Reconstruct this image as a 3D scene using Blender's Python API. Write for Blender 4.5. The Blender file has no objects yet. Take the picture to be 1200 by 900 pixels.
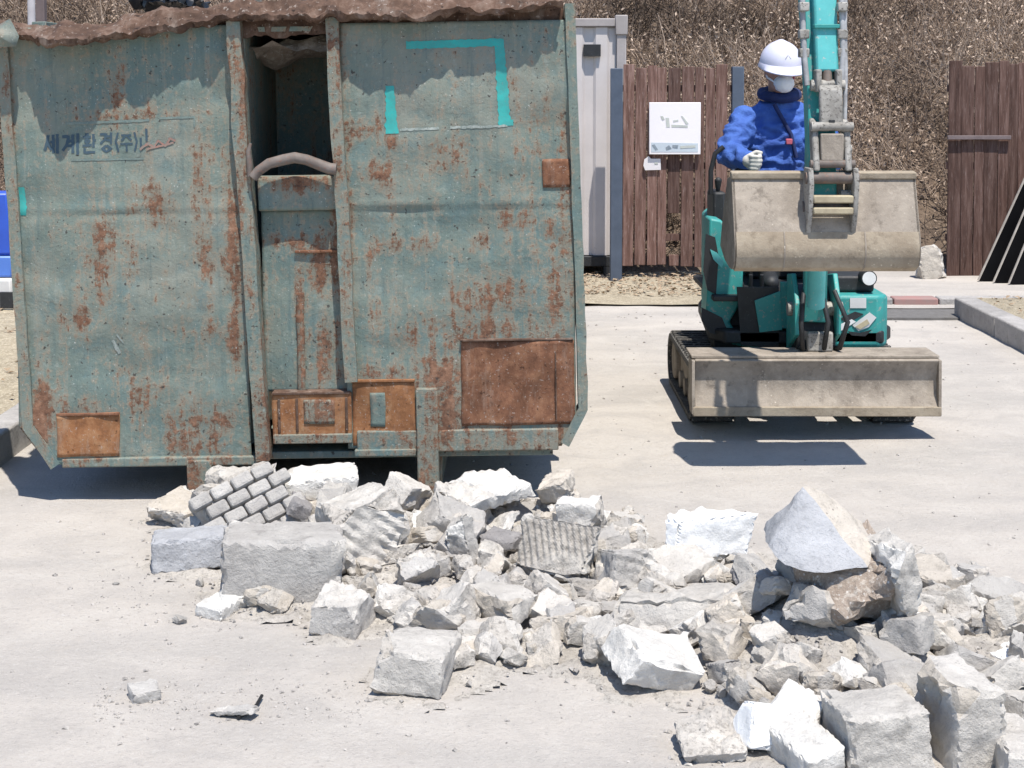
import bpy, bmesh, math, random
import numpy as np
from mathutils import Vector, Matrix, Euler, noise
R = math.radians
random.seed(7); rng = np.random.default_rng(7)
scene = bpy.context.scene
C = scene.collection

# ------------------------------------------------------------------ camera
CAM_H, F, PITCH, PPY = 1.76, 1800.0, R(3.0), 194.0     # eye height, focal length (px of a 1200 px wide frame), tilt
cam_d = bpy.data.cameras.new('camera'); cam = bpy.data.objects.new('camera', cam_d); C.objects.link(cam)
cam.location = (0, 0, CAM_H); cam.rotation_euler = (R(90) - PITCH, 0, 0)
cam_d.sensor_width = 36; cam_d.lens = 36 * F / 1200; cam_d.shift_y = -(450 - PPY) / 1200
cam_d.clip_start = 0.05; cam_d.clip_end = 2000
scene.camera = cam
# ------------------------------------------------------------------ world, sun, exposure
SUN = Vector((0.14, -0.37, 1.0)).normalized()
w = bpy.data.worlds.new('World'); scene.world = w; w.use_nodes = True
nt = w.node_tree; nt.nodes.clear()
sky = nt.nodes.new('ShaderNodeTexSky'); sky.sky_type = 'NISHITA'; sky.sun_disc = False
sky.ozone_density = 5.0; sky.dust_density = 0.3; sky.air_density = 1.0
sky.sun_elevation = math.asin(SUN.z); sky.sun_rotation = math.atan2(SUN.x, SUN.y)
bg = nt.nodes.new('ShaderNodeBackground'); bg.inputs['Strength'].default_value = 0.13
wo = nt.nodes.new('ShaderNodeOutputWorld')
nt.links.new(sky.outputs[0], bg.inputs[0]); nt.links.new(bg.outputs[0], wo.inputs[0])
sl = bpy.data.lights.new('sun', 'SUN'); sl.energy = 4.6; sl.angle = R(0.5); sl.color = (1.0, 0.945, 0.865)
so = bpy.data.objects.new('sun', sl); C.objects.link(so)
so.rotation_euler = SUN.to_track_quat('Z', 'Y').to_euler(); so.location = (2, -4, 12)
vs = scene.view_settings
vs.view_transform = 'Standard'; vs.look = 'None'; vs.exposure = 0.43; vs.gamma = 1.0; vs.use_curve_mapping = False

# ------------------------------------------------------------------ helpers
def W(px, py, Y):
    """point at depth Y seen at pixel (px, py) of the 1200x900 photograph"""
    a, b = (px - 600) / F, (PPY - py) / F
    dy = math.cos(PITCH) + b * math.sin(PITCH); dz = -math.sin(PITCH) + b * math.cos(PITCH)
    t = Y / dy
    return Vector((a * t, Y, CAM_H + dz * t))
def ydepth(py, z=0.0):
    b = (PPY - py) / F
    dy = math.cos(PITCH) + b * math.sin(PITCH); dz = -math.sin(PITCH) + b * math.cos(PITCH)
    return (z - CAM_H) / dz * dy
def tag(o, label=None, cat=None, group=None, kind=None):
    if label: o['label'] = label
    if cat: o['category'] = cat
    if group: o['group'] = group
    if kind: o['kind'] = kind
    return o
def empty(name, loc, rot=(0, 0, 0)):
    o = bpy.data.objects.new(name, None); C.objects.link(o); o.location = loc; o.rotation_euler = rot
    o.empty_display_size = 0.2
    return o
def link(name, me, m=None, parent=None, loc=(0, 0, 0)):
    o = bpy.data.objects.new(name, me); C.objects.link(o); o.location = loc
    if parent is not None: o.parent = parent
    for x in (m if isinstance(m, (list, tuple)) else [m]):
        if x is not None: me.materials.append(x)
    return o
def shade(me, ang=35):
    me.polygons.foreach_set('use_smooth', [True] * len(me.polygons))
    me.set_sharp_from_angle(angle=R(ang))
class MB:
    """collects simple solids; build() makes ONE mesh object of them"""
    def __init__(s, origin=(0, 0, 0)):
        s.v = []; s.f = []; s.o = Vector(origin)
    def add(s, vs_, fs):
        n = len(s.v); s.v += [Vector(q) for q in vs_]; s.f += [tuple(i + n for i in q) for q in fs]; return s
    def box(s, x0, x1, y0, y1, z0, z1, M=None):
        p = [Vector((x, y, z)) for z in (z0, z1) for y in (y0, y1) for x in (x0, x1)]
        if M is not None: p = [M @ q for q in p]
        return s.add(p, [(0, 2, 3, 1), (4, 5, 7, 6), (0, 1, 5, 4), (2, 6, 7, 3), (0, 4, 6, 2), (1, 3, 7, 5)])
    def prism_x(s, poly, x0, x1):       # polygon of (y, z), extruded along x
        n = len(poly)
        a = sum(poly[i][0] * poly[(i + 1) % n][1] - poly[(i + 1) % n][0] * poly[i][1] for i in range(n))
        if a < 0: poly = poly[::-1]
        p = [(x0, y, z) for y, z in poly] + [(x1, y, z) for y, z in poly]
        return s.add(p, [tuple(range(n))[::-1], tuple(range(n, 2 * n))] + [(i, (i + 1) % n, n + (i + 1) % n, n + i) for i in range(n)])
    def prism_y(s, poly, y0, y1):       # polygon of (x, z)
        n = len(poly)
        a = sum(poly[i][0] * poly[(i + 1) % n][1] - poly[(i + 1) % n][0] * poly[i][1] for i in range(n))
        if a > 0: poly = poly[::-1]
        p = [(x, y0, z) for x, z in poly] + [(x, y1, z) for x, z in poly]
        return s.add(p, [tuple(range(n))[::-1], tuple(range(n, 2 * n))] + [(i, (i + 1) % n, n + (i + 1) % n, n + i) for i in range(n)])
    def prism_z(s, poly, z0, z1):
        n = len(poly)
        a = sum(poly[i][0] * poly[(i + 1) % n][1] - poly[(i + 1) % n][0] * poly[i][1] for i in range(n))
        if a < 0: poly = poly[::-1]
        p = [(x, y, z0) for x, y in poly] + [(x, y, z1) for x, y in poly]
        return s.add(p, [tuple(range(n))[::-1], tuple(range(n, 2 * n))] + [(i, (i + 1) % n, n + (i + 1) % n, n + i) for i in range(n)])
    def tube(s, pts, r, seg=12, cap=True):
        pts = [Vector(q) for q in pts]; rs = r if isinstance(r, (list, tuple)) else [r] * len(pts)
        vv, ff = [], []
        up = None
        for i, p in enumerate(pts):
            d = (pts[min(i + 1, len(pts) - 1)] - pts[max(i - 1, 0)]).normalized()
            if up is None: up = d.orthogonal().normalized()
            up = (up - d * up.dot(d)).normalized(); q = d.cross(up)
            for k in range(seg):
                a = 2 * math.pi * k / seg
                vv.append(p + (up * math.cos(a) + q * math.sin(a)) * rs[i])
        for i in range(len(pts) - 1):
            for k in range(seg):
                k2 = (k + 1) % seg
                ff.append((i * seg + k, i * seg + k2, (i + 1) * seg + k2, (i + 1) * seg + k))
        if cap:
            ff.append(tuple(range(seg))[::-1]); ff.append(tuple((len(pts) - 1) * seg + k for k in range(seg)))
        return s.add(vv, ff)
    def capsule(s, p0, p1, r0, r1, seg=16, n=6):
        p0, p1 = Vector(p0), Vector(p1); d = (p1 - p0)
        d = d.normalized() if d.length > 1e-6 else Vector((0, 0, 1))
        pts, rs = [], []
        for i in range(n):
            a = -math.pi / 2 + (math.pi / 2) * i / n
            pts.append(p0 + d * math.sin(a) * r0); rs.append(max(math.cos(a) * r0, 1e-4))
        pts.append(p0); rs.append(r0); pts.append(p1 + d * 1e-5); rs.append(r1)
        for i in range(1, n + 1):
            a = (math.pi / 2) * i / n
            pts.append(p1 + d * math.sin(a) * r1); rs.append(max(math.cos(a) * r1, 1e-4))
        return s.tube(pts, rs, seg)
    def ellipsoid(s, c, r, rot=None, seg=20, ring=12):
        vv, ff = [], []
        M = rot.to_matrix() if rot else Matrix.Identity(3)
        for i in range(ring + 1):
            a = -math.pi / 2 + math.pi * i / ring
            for k in range(seg):
                b = 2 * math.pi * k / seg
                vv.append(Vector(c) + M @ Vector((r[0] * math.cos(a) * math.cos(b), r[1] * math.cos(a) * math.sin(b), r[2] * math.sin(a))))
        for i in range(ring):
            for k in range(seg):
                k2 = (k + 1) % seg
                ff.append((i * seg + k, i * seg + k2, (i + 1) * seg + k2, (i + 1) * seg + k))
        return s.add(vv, ff)
    def mesh(s, name):
        me = bpy.data.meshes.new(name); me.from_pydata([v - s.o for v in s.v], [], s.f); me.update(); return me
    def build(s, name, m, parent=None, bevel=0.0, ang=35, loc=None, seg=2):
        me = s.mesh(name)
        bm = bmesh.new(); bm.from_mesh(me); bmesh.ops.remove_doubles(bm, verts=bm.verts, dist=1e-6); bm.to_mesh(me); bm.free()
        shade(me, ang)
        o = link(name, me, m, parent, loc if loc is not None else ((0, 0, 0) if parent is not None else s.o))
        if bevel:
            b = o.modifiers.new('bevel', 'BEVEL'); b.width = bevel; b.segments = seg; b.limit_method = 'ANGLE'; b.angle_limit = R(40)
            b.harden_normals = False
        return o
def blob(name, mb, voxel, m, parent=None, smooth=4, fold=0.0, fscale=14):
    """one continuous skin over overlapping solids"""
    me = mb.mesh(name); o = bpy.data.objects.new(name, me); C.objects.link(o)
    r = o.modifiers.new('remesh', 'REMESH'); r.mode = 'VOXEL'; r.voxel_size = voxel
    sm = o.modifiers.new('smooth', 'SMOOTH'); sm.iterations = smooth; sm.factor = 0.5
    dg = bpy.context.evaluated_depsgraph_get(); dg.update()
    me2 = bpy.data.meshes.new_from_object(o.evaluated_get(dg)); bpy.data.objects.remove(o); bpy.data.meshes.remove(me)
    if fold:
        nrm = [v.normal.copy() for v in me2.vertices]
        for v, n in zip(me2.vertices, nrm):
            p = v.co
            q = Vector((p.x * fscale, p.y * fscale, p.z * fscale * 1.9))
            v.co = p + n * fold * (1 - 2.2 * abs(noise.noise(q))) 
    me2.name = name
    me2.polygons.foreach_set('use_smooth', [True] * len(me2.polygons))
    return link(name, me2, m, parent)

# ------------------------------------------------------------------ materials
class NT:
    def __init__(s, name):
        s.m = bpy.data.materials.new(name); s.m.use_nodes = True; s.t = s.m.node_tree; s.t.nodes.clear()
        s.out = s.n('ShaderNodeOutputMaterial'); s.b = s.n('ShaderNodeBsdfPrincipled'); s.l(s.b.outputs[0], s.out.inputs[0])
        tc = s.n('ShaderNodeTexCoord'); oi = s.n('ShaderNodeObjectInfo')
        mu = s.n('ShaderNodeVectorMath'); mu.operation = 'MULTIPLY_ADD'
        s.rand = oi.outputs['Random']
        s.l(oi.outputs['Random'], mu.inputs[0]); mu.inputs[1].default_value = (37, 53, 71); s.l(tc.outputs['Object'], mu.inputs[2])
        s.vec = mu.outputs[0]; s.obj = tc.outputs['Object']
    def n(s, t): return s.t.nodes.new(t)
    def l(s, a, b): s.t.links.new(a, b)
    def noise(s, scale, detail=6, rough=0.6, vec=None, stretch=None, dist=0.0):
        v = vec or s.vec
        if stretch:
            mp = s.n('ShaderNodeVectorMath'); mp.operation = 'MULTIPLY'; mp.inputs[1].default_value = stretch; s.l(v, mp.inputs[0]); v = mp.outputs[0]
        k = s.n('ShaderNodeTexNoise'); k.inputs['Scale'].default_value = scale; k.inputs['Detail'].default_value = detail
        k.inputs['Roughness'].default_value = rough; k.inputs['Distortion'].default_value = dist; s.l(v, k.inputs['Vector']); return k.outputs['Fac']
    def voro(s, scale, feature='F1', out='Distance', vec=None, rnd=1.0):
        k = s.n('ShaderNodeTexVoronoi'); k.feature = feature; k.inputs['Scale'].default_value = scale; k.inputs['Randomness'].default_value = rnd
        s.l(vec or s.vec, k.inputs['Vector']); return k.outputs[out]
    def ramp(s, fac, stops):
        r = s.n('ShaderNodeValToRGB'); e = r.color_ramp.elements
        while len(e) < len(stops): e.new(0.5)
        for k, (p, c) in enumerate(stops):
            e[k].position = p; e[k].color = (c, c, c, 1) if isinstance(c, (int, float)) else (*c, 1)
        s.l(fac, r.inputs[0]); return r.outputs[0]
    def mix(s, fac, a, b, mode='MIX'):
        k = s.n('ShaderNodeMix'); k.data_type = 'RGBA'; k.blend_type = mode
        for i, x in ((0, fac), (6, a), (7, b)):
            if isinstance(x, (int, float)): k.inputs[i].default_value = x
            elif isinstance(x, tuple): k.inputs[i].default_value = (*x, 1)
            else: s.l(x, k.inputs[i])
        return k.outputs[2]
    def math(s, op, a, b=None, c=None):
        k = s.n('ShaderNodeMath'); k.operation = op
        for i, x in enumerate((a, b, c)):
            if x is None: continue
            if isinstance(x, (int, float)): k.inputs[i].default_value = x
            else: s.l(x, k.inputs[i])
        return k.outputs[0]
    def bump(s, h, strength, dist, nrm=None):
        k = s.n('ShaderNodeBump'); k.inputs['Strength'].default_value = strength; k.inputs['Distance'].default_value = dist
        s.l(h, k.inputs['Height'])
        if nrm is not None: s.l(nrm, k.inputs['Normal'])
        return k.outputs[0]
    def done(s, col, rough=0.8, nrm=None, metal=0.0, spec=None):
        b = s.b
        if isinstance(col, tuple): b.inputs['Base Color'].default_value = (*col, 1)
        else: s.l(col, b.inputs['Base Color'])
        if isinstance(rough, (int, float)): b.inputs['Roughness'].default_value = rough
        else: s.l(rough, b.inputs['Roughness'])
        b.inputs['Metallic'].default_value = metal
        if spec is not None: b.inputs['Specular IOR Level'].default_value = spec
        if nrm is not None: s.l(nrm, b.inputs['Normal'])
        return s.m
def M_basic(name, c0, c1=None, scale=8, rough=0.7, bump=0.2, bdist=0.004, metal=0.0, speck=None, vary=0.12, stretch=None, spec=None):
    s = NT(name); c1 = c1 or tuple(x * 0.72 for x in c0)
    f = s.noise(scale, 8, 0.65, stretch=stretch)
    col = s.ramp(f, [(0.3, c1), (0.68, c0)])
    if speck:
        sf = s.ramp(s.noise(scale * 7, 4, 0.7), [(speck[1], 0.0), (speck[1] + 0.1, 1.0)])
        col = s.mix(sf, col, speck[0])
    if vary:
        v = s.math('MULTIPLY_ADD', s.rand, 2 * vary, 1 - vary)
        k = s.n('ShaderNodeMix'); k.data_type = 'RGBA'; k.blend_type = 'MULTIPLY'; k.inputs[0].default_value = 1
        s.l(col, k.inputs[6]); s.l(v, k.inputs[7]); col = k.outputs[2]
    n = s.bump(s.noise(scale * 4, 6, 0.7), bump, bdist) if bump else None
    return s.done(col, rough, n, metal, spec)
def M_concrete(name, c0, c1, agg=(0.25, 0.24, 0.23), holes=0.62, vary=0.10, rough_=1.0):
    s = NT(name)
    big = s.noise(4, 8, 0.66, dist=0.4); mid = s.noise(15, 8, 0.72); fine = s.noise(52, 5, 0.75); pit = s.noise(130, 3, 0.6)
    col = s.ramp(big, [(0.30, c1), (0.47, tuple((p + q) / 2 for p, q in zip(c0, c1))), (0.62, c0)])
    col = s.mix(s.ramp(mid, [(0.34, 0.75), (0.46, 0.0)]), col, tuple(x * 0.80 for x in c1))
    col = s.mix(s.ramp(mid, [(0.54, 0.0), (0.70, 0.7)]), col, tuple(min(0.86, x * 1.22) for x in c0))
    # stones in the mix
    vo = s.n('ShaderNodeTexVoronoi'); vo.inputs['Scale'].default_value = 58; s.l(s.vec, vo.inputs['Vector'])
    st = s.ramp(vo.outputs['Distance'], [(0.16, 1.0), (0.24, 0.0)])
    sel = s.ramp(s.noise(9, 4, 0.6), [(holes - 0.12, 0.0), (holes - 0.02, 0.8)])
    stone_c = s.ramp(vo.outputs['Color'], [(0.2, tuple(x * 0.8 for x in agg)), (0.8, tuple(min(.8, x * 1.7) for x in agg))])
    col = s.mix(s.math('MULTIPLY', st, sel), col, stone_c)
    col = s.mix(s.ramp(fine, [(holes, 0.0), (holes + 0.09, 0.7)]), col, agg)
    v = s.math('MULTIPLY_ADD', s.rand, 2 * vary, 1 - vary)
    col = s.mix(1.0, col, v, 'MULTIPLY')
    n = s.bump(mid, 0.6 * rough_, 0.03); n = s.bump(fine, 0.6 * rough_, 0.012, n); n = s.bump(pit, 0.4 * rough_, 0.004, n)
    return s.done(col, 0.95, n, 0, 0.15)
m_conc = M_concrete('pale_concrete', (0.59, 0.56, 0.515), (0.46, 0.435, 0.40), (0.32, 0.30, 0.275))
m_conc_b = M_concrete('broken_concrete', (0.54, 0.505, 0.455), (0.40, 0.37, 0.335), (0.26, 0.24, 0.215), 0.52)
m_grey = M_concrete('grey_mortar', (0.48, 0.46, 0.43), (0.37, 0.35, 0.33), (0.25, 0.24, 0.225))
m_dark = M_concrete('dark_grey_concrete', (0.34, 0.325, 0.32), (0.23, 0.22, 0.22), (0.15, 0.145, 0.145))
m_white = M_concrete('white_plaster', (0.70, 0.68, 0.64), (0.56, 0.54, 0.505), (0.45, 0.43, 0.40), 0.68, 0.04)
m_foam = M_concrete('bright_white_plaster', (0.86, 0.86, 0.85), (0.80, 0.80, 0.79), (0.66, 0.66, 0.65), 0.74, 0.02, 0.5)
m_tan = M_concrete('tan_mortar', (0.56, 0.51, 0.445), (0.43, 0.39, 0.335), (0.29, 0.26, 0.22))
m_brown = M_concrete('brown_earthy_concrete', (0.43, 0.36, 0.30), (0.28, 0.225, 0.185), (0.58, 0.53, 0.47), 0.52)
m_bluewhite = M_concrete('pale_blue_grey_render', (0.45, 0.455, 0.47), (0.36, 0.365, 0.38), (0.28, 0.285, 0.295), 0.66)

def M_ground():
    s = NT('dusty_concrete_lot')
    streak = s.noise(0.8, 9, 0.66, vec=s.obj, stretch=(0.45, 1.3, 1), dist=0.9)
    mid = s.noise(3.2, 9, 0.7, vec=s.obj, dist=0.5); fine = s.noise(48, 6, 0.78, vec=s.obj); g = s.noise(170, 3, 0.65, vec=s.obj); patch = s.noise(9, 6, 0.7, vec=s.obj)
    col = s.ramp(streak, [(0.28, (0.37, 0.348, 0.322)), (0.46, (0.455, 0.424, 0.388)), (0.58, (0.50, 0.462, 0.418)), (0.74, (0.55, 0.508, 0.457))])
    col = s.mix(s.ramp(mid, [(0.36, 0.6), (0.5, 0.0)]), col, (0.40, 0.373, 0.345))
    col = s.mix(s.ramp(mid, [(0.52, 0.0), (0.7, 0.7)]), col, (0.55, 0.515, 0.468))
    col = s.mix(s.ramp(patch, [(0.56, 0.0), (0.7, 0.45)]), col, (0.455, 0.41, 0.358))
    col = s.mix(s.ramp(fine, [(0.55, 0.0), (0.68, 0.6)]), col, (0.33, 0.307, 0.285))
    col = s.mix(s.ramp(fine, [(0.34, 0.55), (0.43, 0.0)]), col, (0.56, 0.535, 0.50))
    col = s.mix(s.ramp(g, [(0.60, 0.0), (0.70, 0.5)]), col, (0.60, 0.575, 0.54))
    n = s.bump(fine, 0.7, 0.014); n = s.bump(g, 0.5, 0.005, n); n = s.bump(patch, 0.4, 0.02, n)
    return s.done(col, 0.95, n, 0, 0.15)
m_ground = M_ground()
m_earth = M_basic('dry_earth', (0.36, 0.29, 0.21), (0.20, 0.155, 0.11), 3.5, 0.95, 0.7, 0.02, speck=((0.50, 0.43, 0.33), 0.55))
m_verge = M_basic('dry_grass_earth', (0.42, 0.36, 0.26), (0.24, 0.20, 0.14), 9, 0.95, 0.8, 0.02, speck=((0.55, 0.49, 0.37), 0.52))
m_hill = M_basic('leaf_litter_slope', (0.24, 0.175, 0.125), (0.10, 0.072, 0.055), 6, 0.95, 0.8, 0.04, speck=((0.30, 0.23, 0.17), 0.55))
m_kerb = M_concrete('kerb_concrete', (0.44, 0.42, 0.40), (0.33, 0.315, 0.30))
m_kerbred = M_basic('worn_red_kerb_paint', (0.32, 0.17, 0.155), (0.26, 0.19, 0.175), 12, 0.9, 0.3)
m_kerb_shadow = M_basic('grey_kerb_shadow', (0.16, 0.155, 0.15), (0.11, 0.105, 0.10), 20, 0.95, 0.5, 0.006)  # dark tone of the shadow band painted at the gate kerb

def M_bin():
    s = NT('weathered_green_bin_paint')
    at = s.n('ShaderNodeAttribute'); at.attribute_name = 'rust'; a = at.outputs['Fac']
    big = s.noise(1.5, 8, 0.64, vec=s.obj, dist=0.5); mid = s.noise(6.5, 9, 0.72, vec=s.obj, dist=0.3); fine = s.noise(36, 6, 0.75, vec=s.obj)
    drip = s.noise(8, 8, 0.72, vec=s.obj, stretch=(2.6, 1, 0.16)); sp = s.noise(95, 3, 0.6, vec=s.obj); blot = s.noise(13, 8, 0.76, vec=s.obj, stretch=(1.25, 1, 0.55), dist=0.5)
    col = s.ramp(big, [(0.34, (0.12, 0.175, 0.165)), (0.47, (0.155, 0.198, 0.173)), (0.58, (0.195, 0.22, 0.187)), (0.68, (0.245, 0.25, 0.21))])
    col = s.mix(s.ramp(mid, [(0.36, 0.7), (0.48, 0.0)]), col, (0.125, 0.19, 0.188))
    col = s.mix(s.ramp(mid, [(0.54, 0.0), (0.68, 0.7)]), col, (0.24, 0.255, 0.215))
    col = s.mix(s.ramp(drip, [(0.53, 0.0), (0.66, 0.75)]), col, (0.25, 0.27, 0.235))
    col = s.mix(s.ramp(drip, [(0.34, 0.55), (0.44, 0.0)]), col, (0.105, 0.155, 0.15))
    col = s.mix(s.ramp(fine, [(0.57, 0.0), (0.67, 0.6)]), col, (0.10, 0.125, 0.115))
    col = s.mix(s.ramp(fine, [(0.33, 0.5), (0.42, 0.0)]), col, (0.29, 0.32, 0.29))
    # rust where the paint has gone
    e = s.math('MULTIPLY_ADD', s.math('SUBTRACT', blot, 0.5), 1.5, a)
    e = s.math('MULTIPLY_ADD', s.math('SUBTRACT', mid, 0.5), 1.0, e)
    e = s.math('MULTIPLY_ADD', s.math('SUBTRACT', fine, 0.5), 1.9, e)
    e = s.math('MULTIPLY_ADD', s.math('SUBTRACT', drip, 0.5), 1.7, e)
    halo = s.ramp(e, [(0.16, 0.0), (0.48, 0.9)]); core = s.ramp(e, [(0.50, 0.0), (0.70, 1.0)])
    rust = s.ramp(s.noise(26, 8, 0.75, vec=s.obj), [(0.28, (0.05, 0.030, 0.024)), (0.44, (0.15, 0.078, 0.050)), (0.58, (0.25, 0.14, 0.09)), (0.74, (0.36, 0.25, 0.18))])
    col = s.mix(halo, col, s.ramp(fine, [(0.35, (0.19, 0.165, 0.125)), (0.65, (0.30, 0.265, 0.205))])); col = s.mix(core, col, rust)
    col = s.mix(s.ramp(sp, [(0.67, 0.0), (0.73, 0.8)]), col, (0.50, 0.51, 0.47))
    # dark chips and scratches
    col = s.mix(s.ramp(s.noise(55, 2, 0.5, vec=s.obj), [(0.27, 0.9), (0.33, 0.0)]), col, (0.055, 0.05, 0.045))
    scr = s.noise(5, 3, 0.6, vec=s.obj, stretch=(1, 1, 1), dist=2.5)
    col = s.mix(s.ramp(scr, [(0.495, 0.0), (0.50, 0.55), (0.505, 0.0)]), col, (0.09, 0.085, 0.075))
    n = s.bump(core, 0.4, 0.005); n = s.bump(fine, 0.4, 0.005, n); n = s.bump(mid, 0.35, 0.03, n)
    return s.done(col, s.math('MULTIPLY_ADD', core, 0.25, 0.70), n, 0, 0.25)
m_bin = M_bin()
def M_rust(name, dark, mid, light, scale=16):
    s = NT(name); f = s.noise(scale, 9, 0.75); g = s.noise(scale * 0.28, 7, 0.68, dist=0.6); d = s.noise(scale * 0.6, 7, 0.7, stretch=(1.6, 1, 0.3))
    col = s.ramp(f, [(0.30, dark), (0.5, mid), (0.70, light)])
    col = s.mix(s.ramp(g, [(0.36, 0.8), (0.5, 0.0)]), col, tuple(x * 0.55 for x in mid))
    col = s.mix(s.ramp(d, [(0.54, 0.0), (0.68, 0.55)]), col, tuple((a + b) / 2 for a, b in zip(light, (0.30, 0.28, 0.25))))
    col = s.mix(s.ramp(s.noise(scale * 6, 3, 0.6), [(0.62, 0.0), (0.69, 0.6)]), col, (0.40, 0.35, 0.31))
    col = s.mix(s.ramp(s.noise(scale * 3.4, 3, 0.6), [(0.30, 0.8), (0.37, 0.0)]), col, tuple(x * 0.4 for x in dark))
    return s.done(col, 0.88, s.bump(g, 0.4, 0.012, s.bump(f, 0.5, 0.006)), 0, 0.2)
m_rust_red = M_rust('red_brown_rust', (0.10, 0.05, 0.032), (0.20, 0.094, 0.055), (0.31, 0.165, 0.095))
m_rust_or = M_rust('orange_rust', (0.16, 0.07, 0.034), (0.29, 0.135, 0.062), (0.38, 0.22, 0.12))
m_rust_rim = M_rust('bent_rim_rust', (0.04, 0.028, 0.023), (0.115, 0.070, 0.050), (0.23, 0.165, 0.13), 9)
m_bar = M_basic('worn_bar_steel', (0.20, 0.17, 0.15), (0.085, 0.065, 0.055), 10, 0.7, 0.3, speck=((0.19, 0.11, 0.08), 0.55))
m_cyan = M_basic('turquoise_spray_paint', (0.025, 0.40, 0.37), (0.05, 0.27, 0.255), 18, 0.7, 0.1, vary=0, speck=((0.15, 0.24, 0.22), 0.60))
m_navy = M_basic('dark_blue_lettering_paint', (0.035, 0.07, 0.10), (0.05, 0.085, 0.11), 40, 0.8, 0.0, vary=0, speck=((0.12, 0.165, 0.16), 0.66))
m_outline = M_basic('faded_blue_outline_paint', (0.10, 0.15, 0.15), (0.18, 0.225, 0.20), 22, 0.8, 0.0, vary=0, speck=((0.19, 0.23, 0.205), 0.5))
m_orange = M_basic('red_spray_scribble', (0.34, 0.13, 0.10), (0.22, 0.20, 0.17), 30, 0.8, 0.0, vary=0, speck=((0.19, 0.22, 0.195), 0.52))
m_chalk = M_basic('white_chalk', (0.40, 0.43, 0.40), (0.20, 0.24, 0.22), 26, 0.9, 0.0, vary=0, speck=((0.19, 0.23, 0.205), 0.5))

m_teal = M_basic('teal_machine_paint', (0.04, 0.33, 0.31), (0.03, 0.235, 0.225), 6, 0.55, 0.15, speck=((0.27, 0.30, 0.27), 0.57), vary=0.04)
m_teal_lit = M_basic('sunlit_teal_paint', (0.10, 0.46, 0.46), (0.07, 0.34, 0.345), 7, 0.5, 0.12, speck=((0.36, 0.42, 0.40), 0.60), vary=0.0)  # brighter copy of the machine teal, sunlight put into the colour
m_black = M_basic('black_machine_plastic', (0.025, 0.027, 0.03), (0.012, 0.013, 0.015), 12, 0.6, 0.2, speck=((0.10, 0.10, 0.10), 0.62))
m_rubber = M_basic('dusty_rubber', (0.10, 0.095, 0.088), (0.04, 0.038, 0.036), 8, 0.9, 0.3, speck=((0.28, 0.26, 0.23), 0.55))
m_dust = M_concrete('dusty_bare_steel', (0.35, 0.305, 0.255), (0.20, 0.17, 0.14), (0.36, 0.32, 0.27), 0.64, 0.05, 0.35)
m_dust2 = M_concrete('tan_dusty_steel', (0.38, 0.325, 0.25), (0.26, 0.21, 0.155), (0.36, 0.31, 0.24), 0.64, 0.05, 0.35)
m_steel = M_basic('pale_worn_steel', (0.40, 0.385, 0.355), (0.17, 0.158, 0.14), 11, 0.7, 0.4, metal=0.1, speck=((0.09, 0.08, 0.07), 0.54))
m_yellow = M_basic('dusty_yellow_steel', (0.54, 0.47, 0.32), (0.34, 0.28, 0.19), 16, 0.7, 0.2)
m_hose = M_basic('grey_hydraulic_hose', (0.40, 0.41, 0.42), (0.2, 0.2, 0.21), 20, 0.6, 0.1)
m_light = M_basic('clear_lamp_lens', (0.75, 0.76, 0.76), (0.6, 0.6, 0.6), 20, 0.15, 0.0)
m_jacket = M_basic('royal_blue_jacket', (0.07, 0.17, 0.52), (0.032, 0.085, 0.35), 7, 0.8, 0.6, 0.03, vary=0)
m_collar = M_basic('navy_collar', (0.015, 0.03, 0.12), (0.008, 0.015, 0.06), 10, 0.8, 0.2, vary=0)
m_trouser = M_basic('dark_trousers', (0.03, 0.035, 0.05), (0.015, 0.018, 0.028), 10, 0.85, 0.3, vary=0)
m_helmet = M_basic('white_helmet_shell', (0.66, 0.66, 0.78), (0.60, 0.60, 0.72), 5, 0.35, 0.0, vary=0)
m_mask = M_basic('white_dust_mask', (0.84, 0.84, 0.83), (0.76, 0.76, 0.76), 18, 0.9, 0.3, vary=0)
m_glove = M_basic('off_white_glove', (0.66, 0.64, 0.58), (0.5, 0.48, 0.43), 18, 0.95, 0.4, vary=0)
m_skin = M_basic('skin', (0.50, 0.29, 0.22), (0.42, 0.22, 0.17), 10, 0.6, 0.1, vary=0)
m_pink = M_basic('pink_strap', (0.55, 0.12, 0.16), (0.45, 0.1, 0.13), 10, 0.7, 0.1, vary=0)
def M_wood():
    s = NT('weathered_red_brown_plank')
    f = s.noise(6, 8, 0.65, stretch=(7, 7, 0.5)); g = s.noise(30, 5, 0.7, stretch=(5, 5, 0.35))
    col = s.ramp(f, [(0.30, (0.072, 0.038, 0.030)), (0.5, (0.15, 0.085, 0.068)), (0.72, (0.27, 0.175, 0.148))])
    col = s.mix(s.ramp(g, [(0.56, 0.0), (0.70, 0.65)]), col, (0.40, 0.31, 0.285))
    col = s.mix(1.0, col, s.math('MULTIPLY_ADD', s.rand, 0.75, 0.60), 'MULTIPLY')
    return s.done(col, 0.85, s.bump(f, 0.5, 0.006), 0, 0.3)
m_wood = M_wood()
m_slate = M_basic('blue_grey_post_paint', (0.085, 0.11, 0.155), (0.06, 0.08, 0.115), 8, 0.6, 0.1)
m_shed = M_basic('off_white_shed_panel', (0.56, 0.52, 0.505), (0.48, 0.445, 0.43), 3, 0.6, 0.1)
m_shedf = M_basic('beige_shed_frame', (0.40, 0.365, 0.355), (0.30, 0.275, 0.265), 6, 0.6, 0.1)
m_board = M_basic('white_sign_board', (0.80, 0.77, 0.78), (0.77, 0.74, 0.75), 3, 0.5, 0.0)
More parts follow.
